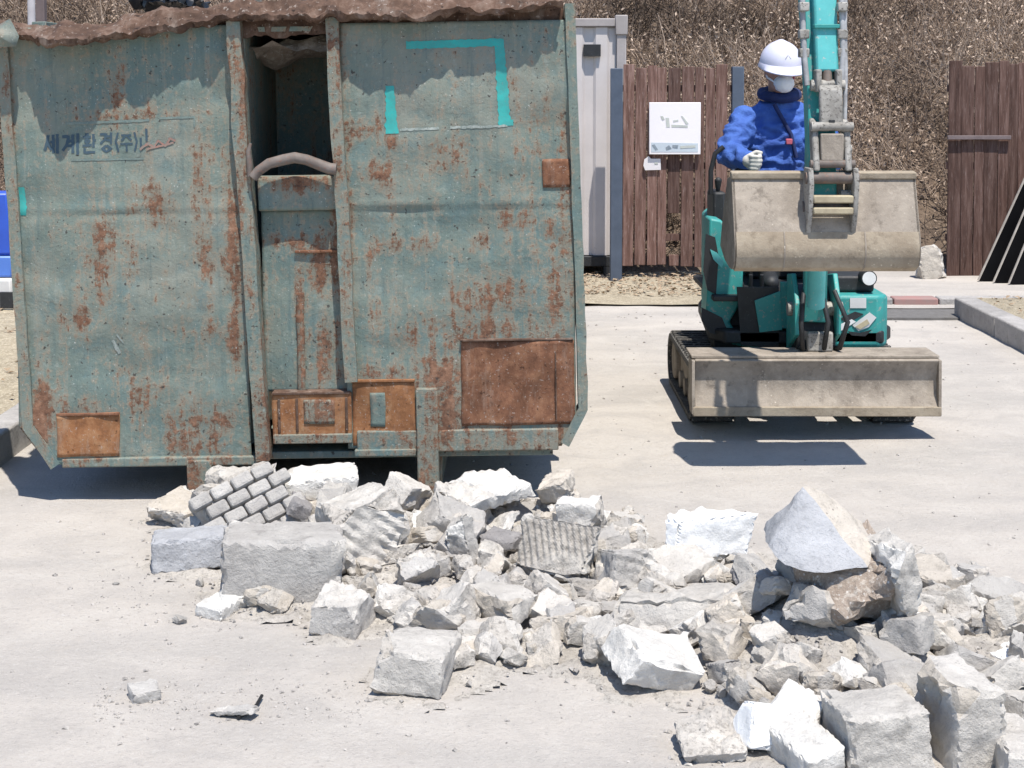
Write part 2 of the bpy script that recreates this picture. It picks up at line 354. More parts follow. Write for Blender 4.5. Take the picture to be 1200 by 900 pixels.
m_signgrey = M_basic('grey_green_sign_print', (0.52, 0.55, 0.50), (0.44, 0.46, 0.44), 20, 0.6, 0.0)
m_signblue = M_basic('pale_blue_sign_print', (0.60, 0.68, 0.74), (0.56, 0.63, 0.70), 20, 0.6, 0.0)
m_signdark = M_basic('dark_sign_print', (0.20, 0.25, 0.30), (0.3, 0.34, 0.38), 40, 0.6, 0.0)
m_blk = M_basic('black_board', (0.010, 0.010, 0.011), (0.006, 0.006, 0.007), 4, 0.95, 0.0, spec=0.03)
m_pale = M_basic('pale_board_edge', (0.52, 0.47, 0.41), (0.36, 0.32, 0.28), 14, 0.8, 0.2)
m_blue = M_basic('blue_barrier_plastic', (0.03, 0.11, 0.62), (0.025, 0.08, 0.45), 4, 0.4, 0.05)
m_blue2 = M_basic('light_blue_barrier_plastic', (0.10, 0.24, 0.72), (0.08, 0.19, 0.6), 4, 0.4, 0.05)
m_wplast = M_basic('white_barrier_plastic', (0.72, 0.72, 0.72), (0.6, 0.6, 0.6), 5, 0.5, 0.05)
#m_bluebag = M_basic('crumpled_blue_plastic', (0.06, 0.19, 0.36), (0.03, 0.10, 0.22), 9, 0.4, 0.3)
m_blackbag = M_basic('black_plastic_sheet', (0.02, 0.024, 0.03), (0.012, 0.014, 0.018), 9, 0.35, 0.3)
m_pole = M_basic('grey_pole_steel', (0.48, 0.46, 0.47), (0.38, 0.36, 0.37), 8, 0.5, 0.1)
m_pole2 = M_basic('mauve_brown_post', (0.19, 0.15, 0.15), (0.13, 0.1, 0.1), 8, 0.7, 0.1)
m_wire = M_basic('black_wire', (0.02, 0.02, 0.022), (0.01, 0.01, 0.01), 8, 0.6, 0.0)

# ------------------------------------------------------------------ the setting
def struct(o): o['kind'] = 'structure'; return o
mb = MB(); mb.add([(-300, -60, -0.02), (300, -60, -0.02), (300, 600, -0.02), (-300, 600, -0.02)], [(0, 1, 2, 3)])
struct(mb.build('ground', m_earth))
KL, KR, LOT_END = -2.36, 3.36, 12.15
def lot_h(x, y):
    p = Vector((x, y, 0))
    return 0.010 * noise.noise(p * 0.9) + 0.006 * noise.noise(p * 3.1) + 0.003 * noise.noise(p * 11)
def grid(name, xs, ys, hf, m):
    vs_ = [(x, y, hf(x, y)) for y in ys for x in xs]; nx = len(xs)
    fs = [(j * nx + i, j * nx + i + 1, (j + 1) * nx + i + 1, (j + 1) * nx + i) for j in range(len(ys) - 1) for i in range(nx - 1)]
    me = bpy.data.meshes.new(name); me.from_pydata(vs_, [], fs); me.update()
    me.polygons.foreach_set('use_smooth', [True] * len(me.polygons))
    return link(name, me, m)
struct(grid('lot_pavement', list(np.arange(KL - 0.02, KR + 0.05, 0.06)), list(np.arange(2.6, LOT_END + 0.05, 0.06)), lot_h, m_ground))
mb = MB(); mb.add([(-30, -20, -0.012), (30, -20, -0.012), (30, 2.62, -0.012), (-30, 2.62, -0.012)], [(0, 1, 2, 3)])
struct(mb.build('lot_apron', m_ground))
def side_h(x, y):
    p = Vector((x, y, 3)); return 0.115 + 0.02 * noise.noise(p * 1.3) + 0.012 * noise.noise(p * 5)
struct(grid('left_verge', list(np.arange(-14, KL - 0.13, 0.14)), list(np.arange(2.6, 14.4, 0.14)), side_h, m_verge))
struct(grid('right_verge', list(np.arange(KR + 0.17, 12, 0.14)), list(np.arange(2.6, 11.9, 0.14)), side_h, m_verge))
def back_h(x, y):
    p = Vector((x, y, 7)); return 0.02 + 0.02 * noise.noise(p * 1.3) + 0.015 * noise.noise(p * 6)
struct(grid('back_verge', list(np.arange(KL - 0.1, 2.62, 0.12)), list(np.arange(LOT_END, 14.6, 0.12)), back_h, m_verge))
struct(grid('gate_apron', list(np.arange(2.62, 12, 0.12)), list(np.arange(11.9, 15.2, 0.12)), lambda x, y: 0.03 + 0.012 * noise.noise(Vector((x, y, 9)) * 1.6), m_ground))
# kerbs: separate stones
def kerb(name, x0, x1, ya, yb, h):
    root = struct(empty(name, (x0, ya, 0)))
    me = None; y = ya; L = 0.98
    while y < yb - 0.1:
        if me is None:
            b = MB().box(0, x1 - x0, 0.008, L - 0.008, -0.05, h); o = b.build('kerb_stone', m_kerb, root, bevel=0.012); me = o.data
        else:
            o = bpy.data.objects.new('kerb_stone', me); C.objects.link(o); o.parent = root
            bv = o.modifiers.new('bevel', 'BEVEL'); bv.width = 0.012; bv.segments = 2
        o.location = (random.uniform(-.006, .006), y - ya, random.uniform(-.006, .004)); o.rotation_euler = (0, 0, random.uniform(-.006, .006)); y += L
    return root
kerb('left_kerb', KL - 0.15, KL, 2.8, 14.2, 0.15)
kerb('right_kerb', KR, KR + 0.17, 2.8, 11.7, 0.15)
# low cross kerb in front of the gate: one stone with worn red paint, the rest grey
root = struct(empty('gate_kerb', (2.62, 12.1, 0)))
x = 2.62; k = 0
for Lk in (0.40, 0.36, 0.62, 0.9, 0.9, 0.9):
    MB((2.62, 12.1, 0)).box(x + 0.006, x + Lk - 0.006, 12.08, 12.24, -0.03, 0.075).build('kerb_stone', m_kerbred if k == 1 else m_kerb, root, bevel=0.012)
    x += Lk; k += 1
MB((0, 0, 0)).box(2.62, 3.9, 11.45, 12.07, -0.02, 0.016).build('kerb_shadow_band', m_kerb_shadow)  # thin dark sheet standing in for the low shadow along the gate kerb
struct(bpy.data.objects['kerb_shadow_band'])
# hillside
def hill_h(x, y):
    t = y - 14.45; p = Vector((x, y, 1))
    base = 0.0 if t < 0 else (0.95 * (1 - math.exp(-t * 1.6)) + 0.62 * t)
    return base + min(max(t, 0), 1.0) * (0.28 * noise.noise(p * 0.6) + 0.14 * noise.noise(p * 1.9))
hx = list(np.arange(-16, 16.1, 0.25)); hy = [14.3 + 0.2 * i for i in range(26)] + [19.8 + 1.2 * i for i in range(24)]
struct(grid('hillside', hx, hy, hill_h, m_hill))
def brush():
    # dead leaves and thin twigs covering the bank, one uncountable mass
    N = 95000
    x = rng.uniform(-8.0, 8.5, N); y = 14.55 + 4.6 * rng.uniform(0, 1, N) ** 1.15
    cl = np.array([noise.noise(Vector((a * 1.1, b * 1.1, 5))) for a, b in zip(x, y)])
    z = np.array([hill_h(a, b) for a, b in zip(x, y)])
    z += np.abs(rng.normal(0, 0.16, N)) * (1.2 + 2.8 * np.clip(cl, -0.4, 1)) + 0.02
    bare = (np.abs(x - 3.85) < 0.3) & (y < 14.9) & (rng.uniform(0, 1, N) < 0.5)
    gapfill = z < 0.08
    keep = ~(bare | gapfill); x, y, z, cl = x[keep], y[keep], z[keep], cl[keep]; N = len(x)
    c = np.stack([x, y, z], 1)
    a = rng.normal(0, 1, (N, 3)); a /= np.linalg.norm(a, axis=1)[:, None]
    b = rng.normal(0, 1, (N, 3)); b -= a * (a * b).sum(1)[:, None]; b /= np.linalg.norm(b, axis=1)[:, None]
    s = rng.uniform(0.010, 0.030, N)[:, None]; w_ = s * rng.uniform(0.18, 0.5, (N, 1))
    V = np.empty((N, 4, 3)); V[:, 0] = c - a * s; V[:, 1] = c + b * w_ ; V[:, 2] = c + a * s + np.cross(a, b) * s * 0.3; V[:, 3] = c - b * w_
    tone = np.clip(rng.normal(0.58, 0.2, N) + 0.75 * cl, 0, 1)
    v1 = V.reshape(-1, 3); f1 = np.arange(N * 4).reshape(-1, 4); t1 = np.repeat(tone, 4)
    T = 46000
    tx = rng.uniform(-8, 8.5, T); ty = 14.5 + 4.4 * rng.uniform(0, 1, T) ** 1.1
    tz = np.array([hill_h(p, q) for p, q in zip(tx, ty)])
    keep = ~((np.abs(tx - 3.85) < 0.3) & (ty < 14.8)); tx, ty, tz = tx[keep], ty[keep], tz[keep]; T = len(tx)
    p0 = np.stack([tx, ty, tz], 1)
    d = np.stack([rng.normal(0, 0.8, T), rng.normal(-0.3, 0.5, T), rng.uniform(0.3, 1.0, T)], 1); d /= np.linalg.norm(d, axis=1)[:, None]
    L = rng.uniform(0.1, 0.55, T)[:, None]; p1 = p0 + d * L * 0.5 + rng.normal(0, 0.03, (T, 3)); p2 = p1 + (d + rng.normal(0, 0.3, (T, 3))) * L * 0.5
    r = rng.uniform(0.003, 0.007, T)[:, None]
    ring = []
    for p, rr in ((p0, r), (p1, r * 0.8), (p2, r * 0.35)):
        for k in range(3):
            an = 2 * math.pi * k / 3
            ring.append(p + rr * np.array([math.cos(an), math.sin(an), 0])[None])
    V2 = np.stack(ring, 1); off = len(v1); idx = off + np.arange(T)[:, None] * 9
    f2 = [idx + np.array([i * 3 + k, i * 3 + (k + 1) % 3, (i + 1) * 3 + (k + 1) % 3, (i + 1) * 3 + k])[None] for i in range(2) for k in range(3)]
    f2 = np.concatenate(f2); tc = np.array([noise.noise(Vector((a_ * 1.1, b_ * 1.1, 5))) for a_, b_ in zip(tx, ty)])
    t2 = np.repeat(np.clip(rng.normal(0.58, 0.2, T) + 0.75 * tc, 0, 1), 9)
    v = np.concatenate([v1, V2.reshape(-1, 3)]); f = np.concatenate([f1, f2]); t = np.concatenate([t1, t2])
    me = bpy.data.meshes.new('dry_brush')
    me.vertices.add(len(v)); me.vertices.foreach_set('co', v.ravel()); me.loops.add(f.size); me.loops.foreach_set('vertex_index', f.ravel().astype(np.int32))
    me.polygons.add(len(f)); me.polygons.foreach_set('loop_start', (np.arange(len(f)) * 4).astype(np.int32)); me.update(); me.validate()
    at = me.attributes.new('tone', 'FLOAT', 'POINT'); at.data.foreach_set('value', t.astype(np.float32))
    s = NT('dead_leaves_and_twigs'); an = s.n('ShaderNodeAttribute'); an.attribute_name = 'tone'
    col = s.ramp(an.outputs['Fac'], [(0.1, (0.065, 0.048, 0.038)), (0.36, (0.25, 0.185, 0.14)), (0.62, (0.40, 0.305, 0.235)), (0.95, (0.54, 0.43, 0.34))])
    o = link('dry_brush', me, s.done(col, 0.9, None, 0, 0.2))
    tag(o, 'tangled dry brown brush and dead leaves covering the bank', 'dry brush', kind='stuff')
brush()

# ------------------------------------------------------------------ shed, fences, sign (background)
def planks(root, x0, x1, y, ztop, zbot, wmean, gap, th=0.022):
    x = x0; o0 = root.location
    while x < x1 - 0.03:
        wd = min(wmean * random.uniform(0.8, 1.2), x1 - x)
        zt = ztop + random.uniform(-0.03, 0.03); zb = zbot + random.uniform(-0.02, 0.02); dy = random.uniform(-0.008, 0.008)
        b = MB(o0).box(x, x + wd, y + dy, y + dy + th, zb, zt)
        hole = W(784, 250, y)
        if root.get('label', '').startswith('brown plank fence panel carrying') and x <= hole.x < x + wd + gap:
            b = MB(o0).box(x, x + wd, y + dy, y + dy + th, hole.z, zt); b2 = MB(o0).box(x + 0.02, x + wd, y + dy + 0.02, y + dy + 0.02 + th, zb, zb + 0.10).build('plank_stub', m_wood, root, bevel=0.004)
        o = b.build('plank', m_wood, root, bevel=0.004); o.rotation_euler = (0, random.uniform(-0.004, 0.004), 0)
        x += wd + gap * random.uniform(0.4, 1.6)
FY = 13.85
a0, a1 = W(730, 76, FY), W(856, 318, FY)
fence = empty('plank_fence', (a0.x, FY, 0.03)); tag(fence, 'brown plank fence panel carrying a square white sign, left of the gateway', 'fence', 'plank fence panels')
planks(fence, a0.x, a1.x, FY, a0.z, a1.z + 0.05, 0.095, 0.010)
for zz in (0.35, 1.0, 1.7):
    MB(fence.location).box(a0.x + 0.0, a1.x, FY + 0.035, FY + 0.075, zz, zz + 0.06).build('rail', m_wood, fence)
b0 = W(872, 78, FY)
MB(fence.location).box(a1.x + 0.005, b0.x, FY - 0.01, FY + 0.09, 0.0, b0.z).build('post', m_slate, fence, bevel=0.006)
p0, p1 = W(716, 80, 13.6), W(729, 332, 13.6)
post = MB((p0.x, 13.6, 0)).box(p0.x, p1.x, 13.6, 13.7, -0.02, p0.z).build('steel_post', m_slate, None, bevel=0.006)
tag(post, 'tall blue-grey steel post between the off-white shed and plank fence', 'post')
c0, c1 = W(1113, 74, FY), W(1196, 326, FY)
fence2 = empty('plank_fence', (c0.x, FY, 0.03)); tag(fence2, 'brown plank fence panel with horizontal iron bar, right of the gateway', 'fence', 'plank fence panels')
planks(fence2, c0.x, c1.x + 0.75, FY, c0.z, c1.z, 0.105, 0.006)
hz = W(1150, 161, FY).z
MB(fence2.location).box(c0.x - 0.02, c0.x + 0.55, FY - 0.05, FY - 0.018, hz - 0.018, hz + 0.018).build('hasp_bar', m_pole2, fence2, bevel=0.004)
for zz in (0.35, 1.0, 1.7):
    MB(fence2.location).box(c0.x, c1.x + 0.75, FY + 0.035, FY + 0.075, zz, zz + 0.06).build('rail', m_wood, fence2)
# sign
s0, s1 = W(761, 120, FY - 0.06), W(821, 181, FY - 0.06)
sign = empty('notice_board', (s0.x, FY - 0.06, s1.z)); tag(sign, 'square white notice board with faint grey print, hung on the plank fence', 'sign')
MB(sign.location).box(s0.x, s1.x, FY - 0.06, FY - 0.025, s1.z, s0.z).build('board', m_board, sign, bevel=0.004)
def spx(px, py): return W(px, py, FY - 0.062)
def decal_poly(pts, m, name, parent, y, th=0.002):
    q = [spx(*p) for p in pts]
    return MB(parent.location).prism_y([(v.x, v.z) for v in q], y - th, y).build(name, m, parent)
yb_ = FY - 0.0605
for pts in ([(774, 136), (777, 136), (779, 140), (776, 141)], [(780, 138), (784, 138), (785, 149), (781, 149)], [(787, 146), (806, 147), (806, 149.5), (787, 149)],
            [(789, 141), (795, 140), (795, 142), (789, 143)], [(798, 136), (800, 136), (807, 145), (804, 146)]):
    decal_poly(pts, m_signgrey, 'print_mark', sign, yb_)
decal_poly([(763, 167), (818, 168), (818, 178), (763, 178)], m_signblue, 'print_band', sign, yb_)
for pts in ([(764, 170), (767, 169), (771, 175), (768, 176)], [(780, 173), (784, 170), (787, 174), (781, 176)], [(788, 170), (795, 170), (794, 174), (788, 173)]):
    decal_poly(pts, m_signdark, 'print_mark', sign, yb_ - 0.0025)
decal_poly([(797, 171), (815, 170), (815, 173), (797, 174)], m_signgrey, 'print_mark', sign, yb_ - 0.0025)
t0 = W(754, 199, FY - 0.04)
tg = empty('paper_notice', (t0.x, FY - 0.03, t0.z)); tag(tg, 'small torn white paper tacked under the notice board', 'notice')
q = [W(a, b, FY - 0.03) for a, b in ((755, 187), (760, 183), (763, 186), (774, 186), (774.5, 199), (756, 199.5), (754, 194))]
MB(tg.location).prism_y([(v.x, v.z) for v in q], FY - 0.03, FY - 0.026).build('paper', m_board, tg)
q = [W(a, b, FY - 0.031) for a, b in ((767, 190), (771, 190), (771, 192.5), (767, 192.5))]
MB(tg.location).prism_y([(v.x, v.z) for v in q], FY - 0.033, FY - 0.0305).build('print_mark', m_signgrey, tg)
# shed with corrugated wall and corner frame
sh0, sh1 = W(560, 24, 14.0), W(733, 312, 14.0)
shed = empty('site_shed', (sh0.x, 14.0, 0.05)); tag(shed, 'off-white steel site shed behind the skip, its corner beside the blue-grey post', 'shed')
xr = sh1.x
prof = []
x = sh0.x - 3.2; k = 0
while x < xr - 0.10:
    prof += [(x, 14.03), (x + 0.10, 14.03), (x + 0.125, 14.055), (x + 0.20, 14.055), (x + 0.225, 14.03)]; x += 0.225
poly = prof + [(xr - 0.085, 14.03), (xr - 0.085, 14.09), (sh0.x - 3.2, 14.09)]
MB(shed.location).prism_z(poly, 0.2, sh0.z - 0.06).build('wall_panel', m_shed, shed)
MB(shed.location).box(xr - 0.085, xr + 0.0, 14.0, 14.10, 0.12, sh0.z - 0.02).build('corner_post', m_shedf, shed, bevel=0.008)
MB(shed.location).box(xr - 0.10, xr + 0.012, 13.985, 14.11, sh0.z - 0.13, sh0.z + 0.05).build('corner_casting', m_shedf, shed, bevel=0.008)
MB(shed.location).box(sh0.x - 3.2, xr - 0.10, 14.0, 14.10, sh0.z - 0.055, sh0.z + 0.02).build('top_rail', m_shedf, shed, bevel=0.008)
MB(shed.location).box(sh0.x - 3.2, xr, 14.0, 14.10, 0.10, 0.195).build('bottom_rail', m_black, shed, bevel=0.008)
MB(shed.location).box(xr - 0.001, xr + 0.006, 14.11, 16.4, 0.12, sh0.z).build('end_wall', m_shed, shed)
MB(shed.location).box(sh0.x - 3.2, xr, 14.1, 16.4, sh0.z - 0.03, sh0.z + 0.01).build('roof', m_shedf, shed)
v0, v1 = W(684, 52, 13.99), W(704, 66, 13.99)
MB(shed.location).box(v0.x, v1.x, 13.99, 14.03, v1.z, v0.z).build('vent_slot', m_black, shed)
for xx in (sh0.x - 3.1, xr - 0.2):
    MB(shed.location).box(xx, xx + 0.15, 14.0, 14.2, 0.02, 0.10).build('foot', m_black, shed)
# leaning black boards at the right fence
for i in range(3):
    e0, e1 = W(1147 + i * 18, 332, 13.45 - 0.10 * i), W(1206 + i * 15, 203, 13.45 - 0.10 * i)
    yb = 13.45 - 0.10 * i
    d = Vector((e1.x - e0.x, 0, e1.z - e0.z)); d.normalize(); nrm = Vector((-d.z, 0, d.x)); L = 1.75 + 0.25 * i
    org = Vector((e0.x, yb, 0.04))
    M = Matrix((( d.x, 0, nrm.x, org.x), (0, 1, 0, org.y), (d.z, 0, nrm.z, org.z), (0, 0, 0, 1)))
    rt = empty('leaning_board', org)
    tag(rt, ('pale-edged black board leaning at the right fence, steepest and leftmost of three', 'pale-edged black board leaning at the right fence, middle one of three', 'pale-edged black board leaning at the right fence, rightmost of three')[i], 'board', 'black boards leaning by the right fence')
    MB(org).box(0, L, 0.0, 0.02, -0.85, -0.001, M).build('panel', m_blk, rt)
    MB(org).box(0.0, L, -0.010, 0.012, 0.0, 0.012, M).build('edge_strip', m_pale, rt)
# pale rock in the gateway, pole and posts far left, blue barrier far left
def copy_mesh_scaled(): pass
b0 = W(-30, 226, 11.15); b1 = W(16, 384, 11.15)
bar = empty('road_barrier', (b1.x - 0.6, 11.15, 0.12)); tag(bar, 'blue plastic road barrier with white base, beyond the left edge of the skip', 'barrier')
zt = b0.z; xr = b1.x
MB(bar.location).prism_y([(xr - 1.25, 0.52), (xr - 1.18, zt), (xr - 0.03, zt), (xr, 0.52)], 11.15, 11.40).build('upper_shell', m_blue, bar, bevel=0.02)
MB(bar.location).box(xr - 1.25, xr, 11.14, 11.42, 0.36, 0.515).build('middle_band', m_blue2, bar, bevel=0.015)
MB(bar.location).prism_y([(xr - 1.3, 0.12), (xr - 1.27, 0.355), (xr + 0.005, 0.355), (xr + 0.01, 0.12)], 11.10, 11.46).build('base', m_wplast, bar, bevel=0.02)
MB(bar.location).box(xr - 0.08, xr + 0.02, 11.09, 11.10, 0.14, 0.26).build('drain_cap', m_black, bar, bevel=0.01)
pp = W(37, 20, 12.8)
pl = MB((pp.x, 12.8, 0.1)).tube([(pp.x, 12.8, 0.1), (pp.x, 12.8, 3.6)], 0.032, 14).build('steel_pole', m_pole); tag(pl, 'thin grey steel pole rising behind the left rim of the skip', 'pole')
pp = W(47, 20, 12.95)
pl = MB((pp.x, 12.95, 0.1)).box(pp.x - 0.035, pp.x + 0.035, 12.95, 13.03, 0.1, 3.2).build('wooden_post', m_pole2, None, bevel=0.004); tag(pl, 'mauve-brown post standing beside the thin grey pole behind the skip', 'post')

# ------------------------------------------------------------------ the skip (hook-lift container)
BY = 6.40; TILT = R(0.85)
piv = W(347, 330, BY)
skip = empty('hooklift_skip', (piv.x, BY, 0.0)); tag(skip, 'large rusty green hook-lift waste container with bent rim', 'waste container')
tb = empty('tmp', (0, 0, 0)); bpy.data.objects.remove(tb)
ct, st_ = math.cos(TILT), math.sin(TILT)
def L2(px, py, y=0.0):
    """pixel on the skip's end wall -> skip-local (x, z), the skip leaning by TILT"""
    p = W(px, py, BY + y); x, z = p.x - piv.x, p.z - piv.z
    return (ct * x - st_ * z, st_ * x + ct * z + piv.z)
skip.rotation_euler = (0, 0, 0)
tiltM = Matrix.Translation((piv.x, BY, piv.z)) @ Matrix.Rotation(-TILT, 4, 'Y') @ Matrix.Translation((0, 0, -piv.z))
skip.matrix_world = tiltM
skip.location = tiltM.to_translation(); skip.rotation_euler = tiltM.to_euler()
RUST = []   # (x, z, rx, rz, strength)
def blobpx(px, py, rx, ry, s_): 
    x, z = L2(px, py); RUST.append((x, z, rx / 281, ry / 281, s_))
for t in [(140, 110, 10, 30, .5), (150, 128, 45, 8, .45), (185, 245, 14, 22, .6), (120, 300, 16, 40, .45), (95, 370, 22, 14, .5), (150, 300, 8, 45, .35),
          (245, 220, 9, 60, .42), (242, 290, 8, 40, .45), (278, 300, 12, 90, .5), (276, 385, 12, 40, .55), (240, 350, 28, 8, .3), (45, 480, 22, 30, .75), (35, 500, 18, 20, .6),
          (205, 510, 18, 22, .5), (160, 460, 16, 30, .4), (235, 515, 16, 30, .5), (255, 490, 14, 16, .5), (100, 470, 20, 10, .35), (222, 300, 6, 10, .3), (250, 385, 25, 12, .35),
          (430, 152, 26, 10, .55), (465, 168, 14, 9, .55), (535, 185, 22, 20, .45), (445, 205, 14, 12, .6), (510, 200, 14, 14, .35), (640, 185, 30, 8, .4), (470, 290, 32, 10, .45), (570, 290, 20, 8, .4),
          (430, 300, 8, 30, .35), (410, 200, 6, 60, .5), (408, 290, 8, 60, .5), (590, 350, 40, 14, .5), (560, 360, 30, 22, .5), (480, 400, 14, 14, .55), (445, 385, 12, 26, .3), (530, 385, 24, 10, .3),
          (660, 330, 26, 90, .38), (650, 420, 30, 60, .35), (515, 450, 28, 30, .7), (525, 500, 20, 40, .7), (440, 440, 40, 14, .45), (560, 400, 60, 20, .5), (600, 515, 60, 10, .55), (610, 265, 22, 14, .45),
          (680, 250, 8, 30, .4), (330, 65, 40, 20, .3), (640, 150, 30, 20, .25)]: blobpx(*t)
def rust_at(x, z):
    v = 0.0
    for bx_, bz, rx, rz, s_ in RUST:
        dx, dz = (x - bx_) / rx, (z - bz) / rz
        q = dx * dx + dz * dz
        if q < 6: v = max(v, s_ * math.exp(-q * 0.55))
    return v
zfold = L2(150, 246)[1]
def disp(x, z):
    """dents of the end wall: local y offset (negative is towards the camera)"""
    p = Vector((x, 0, z))
    d = 0.020 * noise.noise(p * 1.6 + Vector((3, 0, 0))) + 0.010 * noise.noise(p * 4.1) + 0.003 * noise.noise(p * 13)
    t = z - zfold
    d += (0.006 * math.exp(-(t / 0.010) ** 2) - 0.005 * math.exp(-((t - 0.03) / 0.02) ** 2)) * (0.6 + noise.noise(p * 3.3)) + 0.007 * noise.noise(p * 7.3)
    return d
def wall_grid(name, ledge, redge, zb, zt, step=0.0125):
    n_z = int((zt - zb) / step); n_x = int(abs(redge(zt) - ledge(zt)) / step)
    vs_, rs = [], []
    for j in range(n_z + 1):
        z = zb + (zt - zb) * j / n_z
        xl, xr = ledge(z), redge(z)
        for i in range(n_x + 1):
            x = xl + (xr - xl) * i / n_x
            vs_.append((x, disp(x, z), z)); 
            ed = max(0, 0.28 - min(abs(z - zb), abs(x - xl), abs(xr - x)) * 7) 
            rs.append(max(rust_at(x, z) * 0.98, ed * 0.9) + 0.12)
    fs = [(j * (n_x + 1) + i, j * (n_x + 1) + i + 1, (j + 1) * (n_x + 1) + i + 1, (j + 1) * (n_x + 1) + i) for j in range(n_z) for i in range(n_x)]
    me = bpy.data.meshes.new(name); me.from_pydata(vs_, [], fs); me.update()
    at = me.attributes.new('rust', 'FLOAT', 'POINT'); at.data.foreach_set('value', rs)
    me.polygons.foreach_set('use_smooth', [True] * len(me.polygons))
    o = link(name, me, m_bin, skip); sd = o.modifiers.new('thick', 'SOLIDIFY'); sd.thickness = 0.006; sd.offset = -1
    return o
def rusted(o, val):
    at = o.data.attributes.new('rust', 'FLOAT', 'POINT'); at.data.foreach_set('value', [val] * len(o.data.vertices)); return o
zT = L2(347, 28)[1]
xL = lambda z: XL0 + max(0, (ZC - z)) * 0.75
XL0 = L2(18, 300)[0]; XR0 = L2(674, 300)[0]; ZC = L2(347, 495)[1]
xR = lambda z: XR0 + 0.0 - max(0, (ZC - z)) * 0.55
xa, xb = L2(290, 330)[0], L2(404, 330)[0]
zBl, zBr = L2(180, 537)[1], L2(560, 530)[1]
wall_grid('end_panel', xL, lambda z: xa, zBl, zT)
wall_grid('end_panel', lambda z: xb, xR, zBr, zT)
def lbox(name, px0, py0, px1, py1, y0, y1, m, bevel=0.004, rv=None, parent=skip):
    c = L2((px0 + px1) / 2, (py0 + py1) / 2); wx = abs(px1 - px0) / 281 / 2; hz = abs(py1 - py0) / 281 / 2
    o = MB().box(c[0] - wx, c[0] + wx, y0, y1, c[1] - hz, c[1] + hz).build(name, m, parent, bevel=bevel)
    if rv is not None: rusted(o, rv)
    return o
def rough_strip(name, pts, wpx, y0, th, m, rv, step=0.02, jit=0.004, parent=skip):
    """a dented bar along a pixel polyline, box section"""
    P = [Vector((L2(*p)[0], 0, L2(*p)[1])) for p in pts]
    out = [P[0]]
    for a, b in zip(P[:-1], P[1:]):
        n = max(1, int((b - a).length / step))
        out += [a.lerp(b, i / n) for i in range(1, n + 1)]
    vv, ff = [], []
    hw = wpx / 281 / 2
    for i, p in enumerate(out):
        d = (out[min(i + 1, len(out) - 1)] - out[max(i - 1, 0)]).normalized(); nn = Vector((d.z, 0, -d.x))
        j = jit * noise.noise(p * 9); k2 = jit * noise.noise(p * 6 + Vector((9, 0, 0)))
        for sx, yy in ((-hw - j, y0 + k2), (hw + k2, y0 + j), (hw + k2, y0 + th), (-hw - j, y0 + th)):
            vv.append(p + nn * sx + Vector((0, yy, 0)))
    for i in range(len(out) - 1):
        for k in range(4): ff.append((i * 4 + k, i * 4 + (k + 1) % 4, i * 4 + 4 + (k + 1) % 4, i * 4 + 4 + k))
    ff += [(3, 2, 1, 0), tuple((len(out) - 1) * 4 + k for k in range(4))]
    o = MB().add(vv, ff).build(name, m, skip if parent is None else parent, ang=50)
    bm = bmesh.new(); bm.from_mesh(o.data); bmesh.ops.recalc_face_normals(bm, faces=bm.faces); bm.to_mesh(o.data); bm.free()
    rusted(o, rv); return o
# ribs either side of the hook recess, corner posts
rough_strip('rib', [(284, 22), (285, 60), (288, 90), (287, 140), (293, 240), (298, 400), (304, 536)], 16, -0.045, 0.10, m_bin, 0.42)
rough_strip('rib', [(399, 22), (400, 120), (405, 260), (407, 400), (409, 448)], 15, -0.035, 0.09, m_bin, 0.40)
rough_strip('corner_post', [(677, 14), (678, 150), (679, 320), (679, 488), (656, 529)], 11, -0.02, 0.10, m_bin, 0.20)
rough_strip('corner_post', [(12, 46), (18, 200), (24, 360), (29, 490), (60, 537)], 13, -0.02, 0.10, m_bin, 0.28)
# hook recess
xa2, xb2 = xa + 0.02, xb - 0.005
DEPTH = 0.85
zr = L2(347, 205)[1]; zbot = L2(350, 518)[1]
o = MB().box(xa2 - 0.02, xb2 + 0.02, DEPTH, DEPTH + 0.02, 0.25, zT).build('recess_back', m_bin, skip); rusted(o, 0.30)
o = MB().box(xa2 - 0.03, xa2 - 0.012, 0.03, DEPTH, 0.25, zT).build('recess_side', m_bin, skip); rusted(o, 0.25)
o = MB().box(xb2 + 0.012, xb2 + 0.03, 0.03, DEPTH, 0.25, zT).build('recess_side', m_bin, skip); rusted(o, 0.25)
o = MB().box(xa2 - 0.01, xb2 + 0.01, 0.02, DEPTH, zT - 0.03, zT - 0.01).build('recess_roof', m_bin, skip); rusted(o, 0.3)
o = lbox('hook_cheek', 306, 206, 399, 247, 0.0, 0.05, m_bin, 0.004); rusted(o, 0.36)
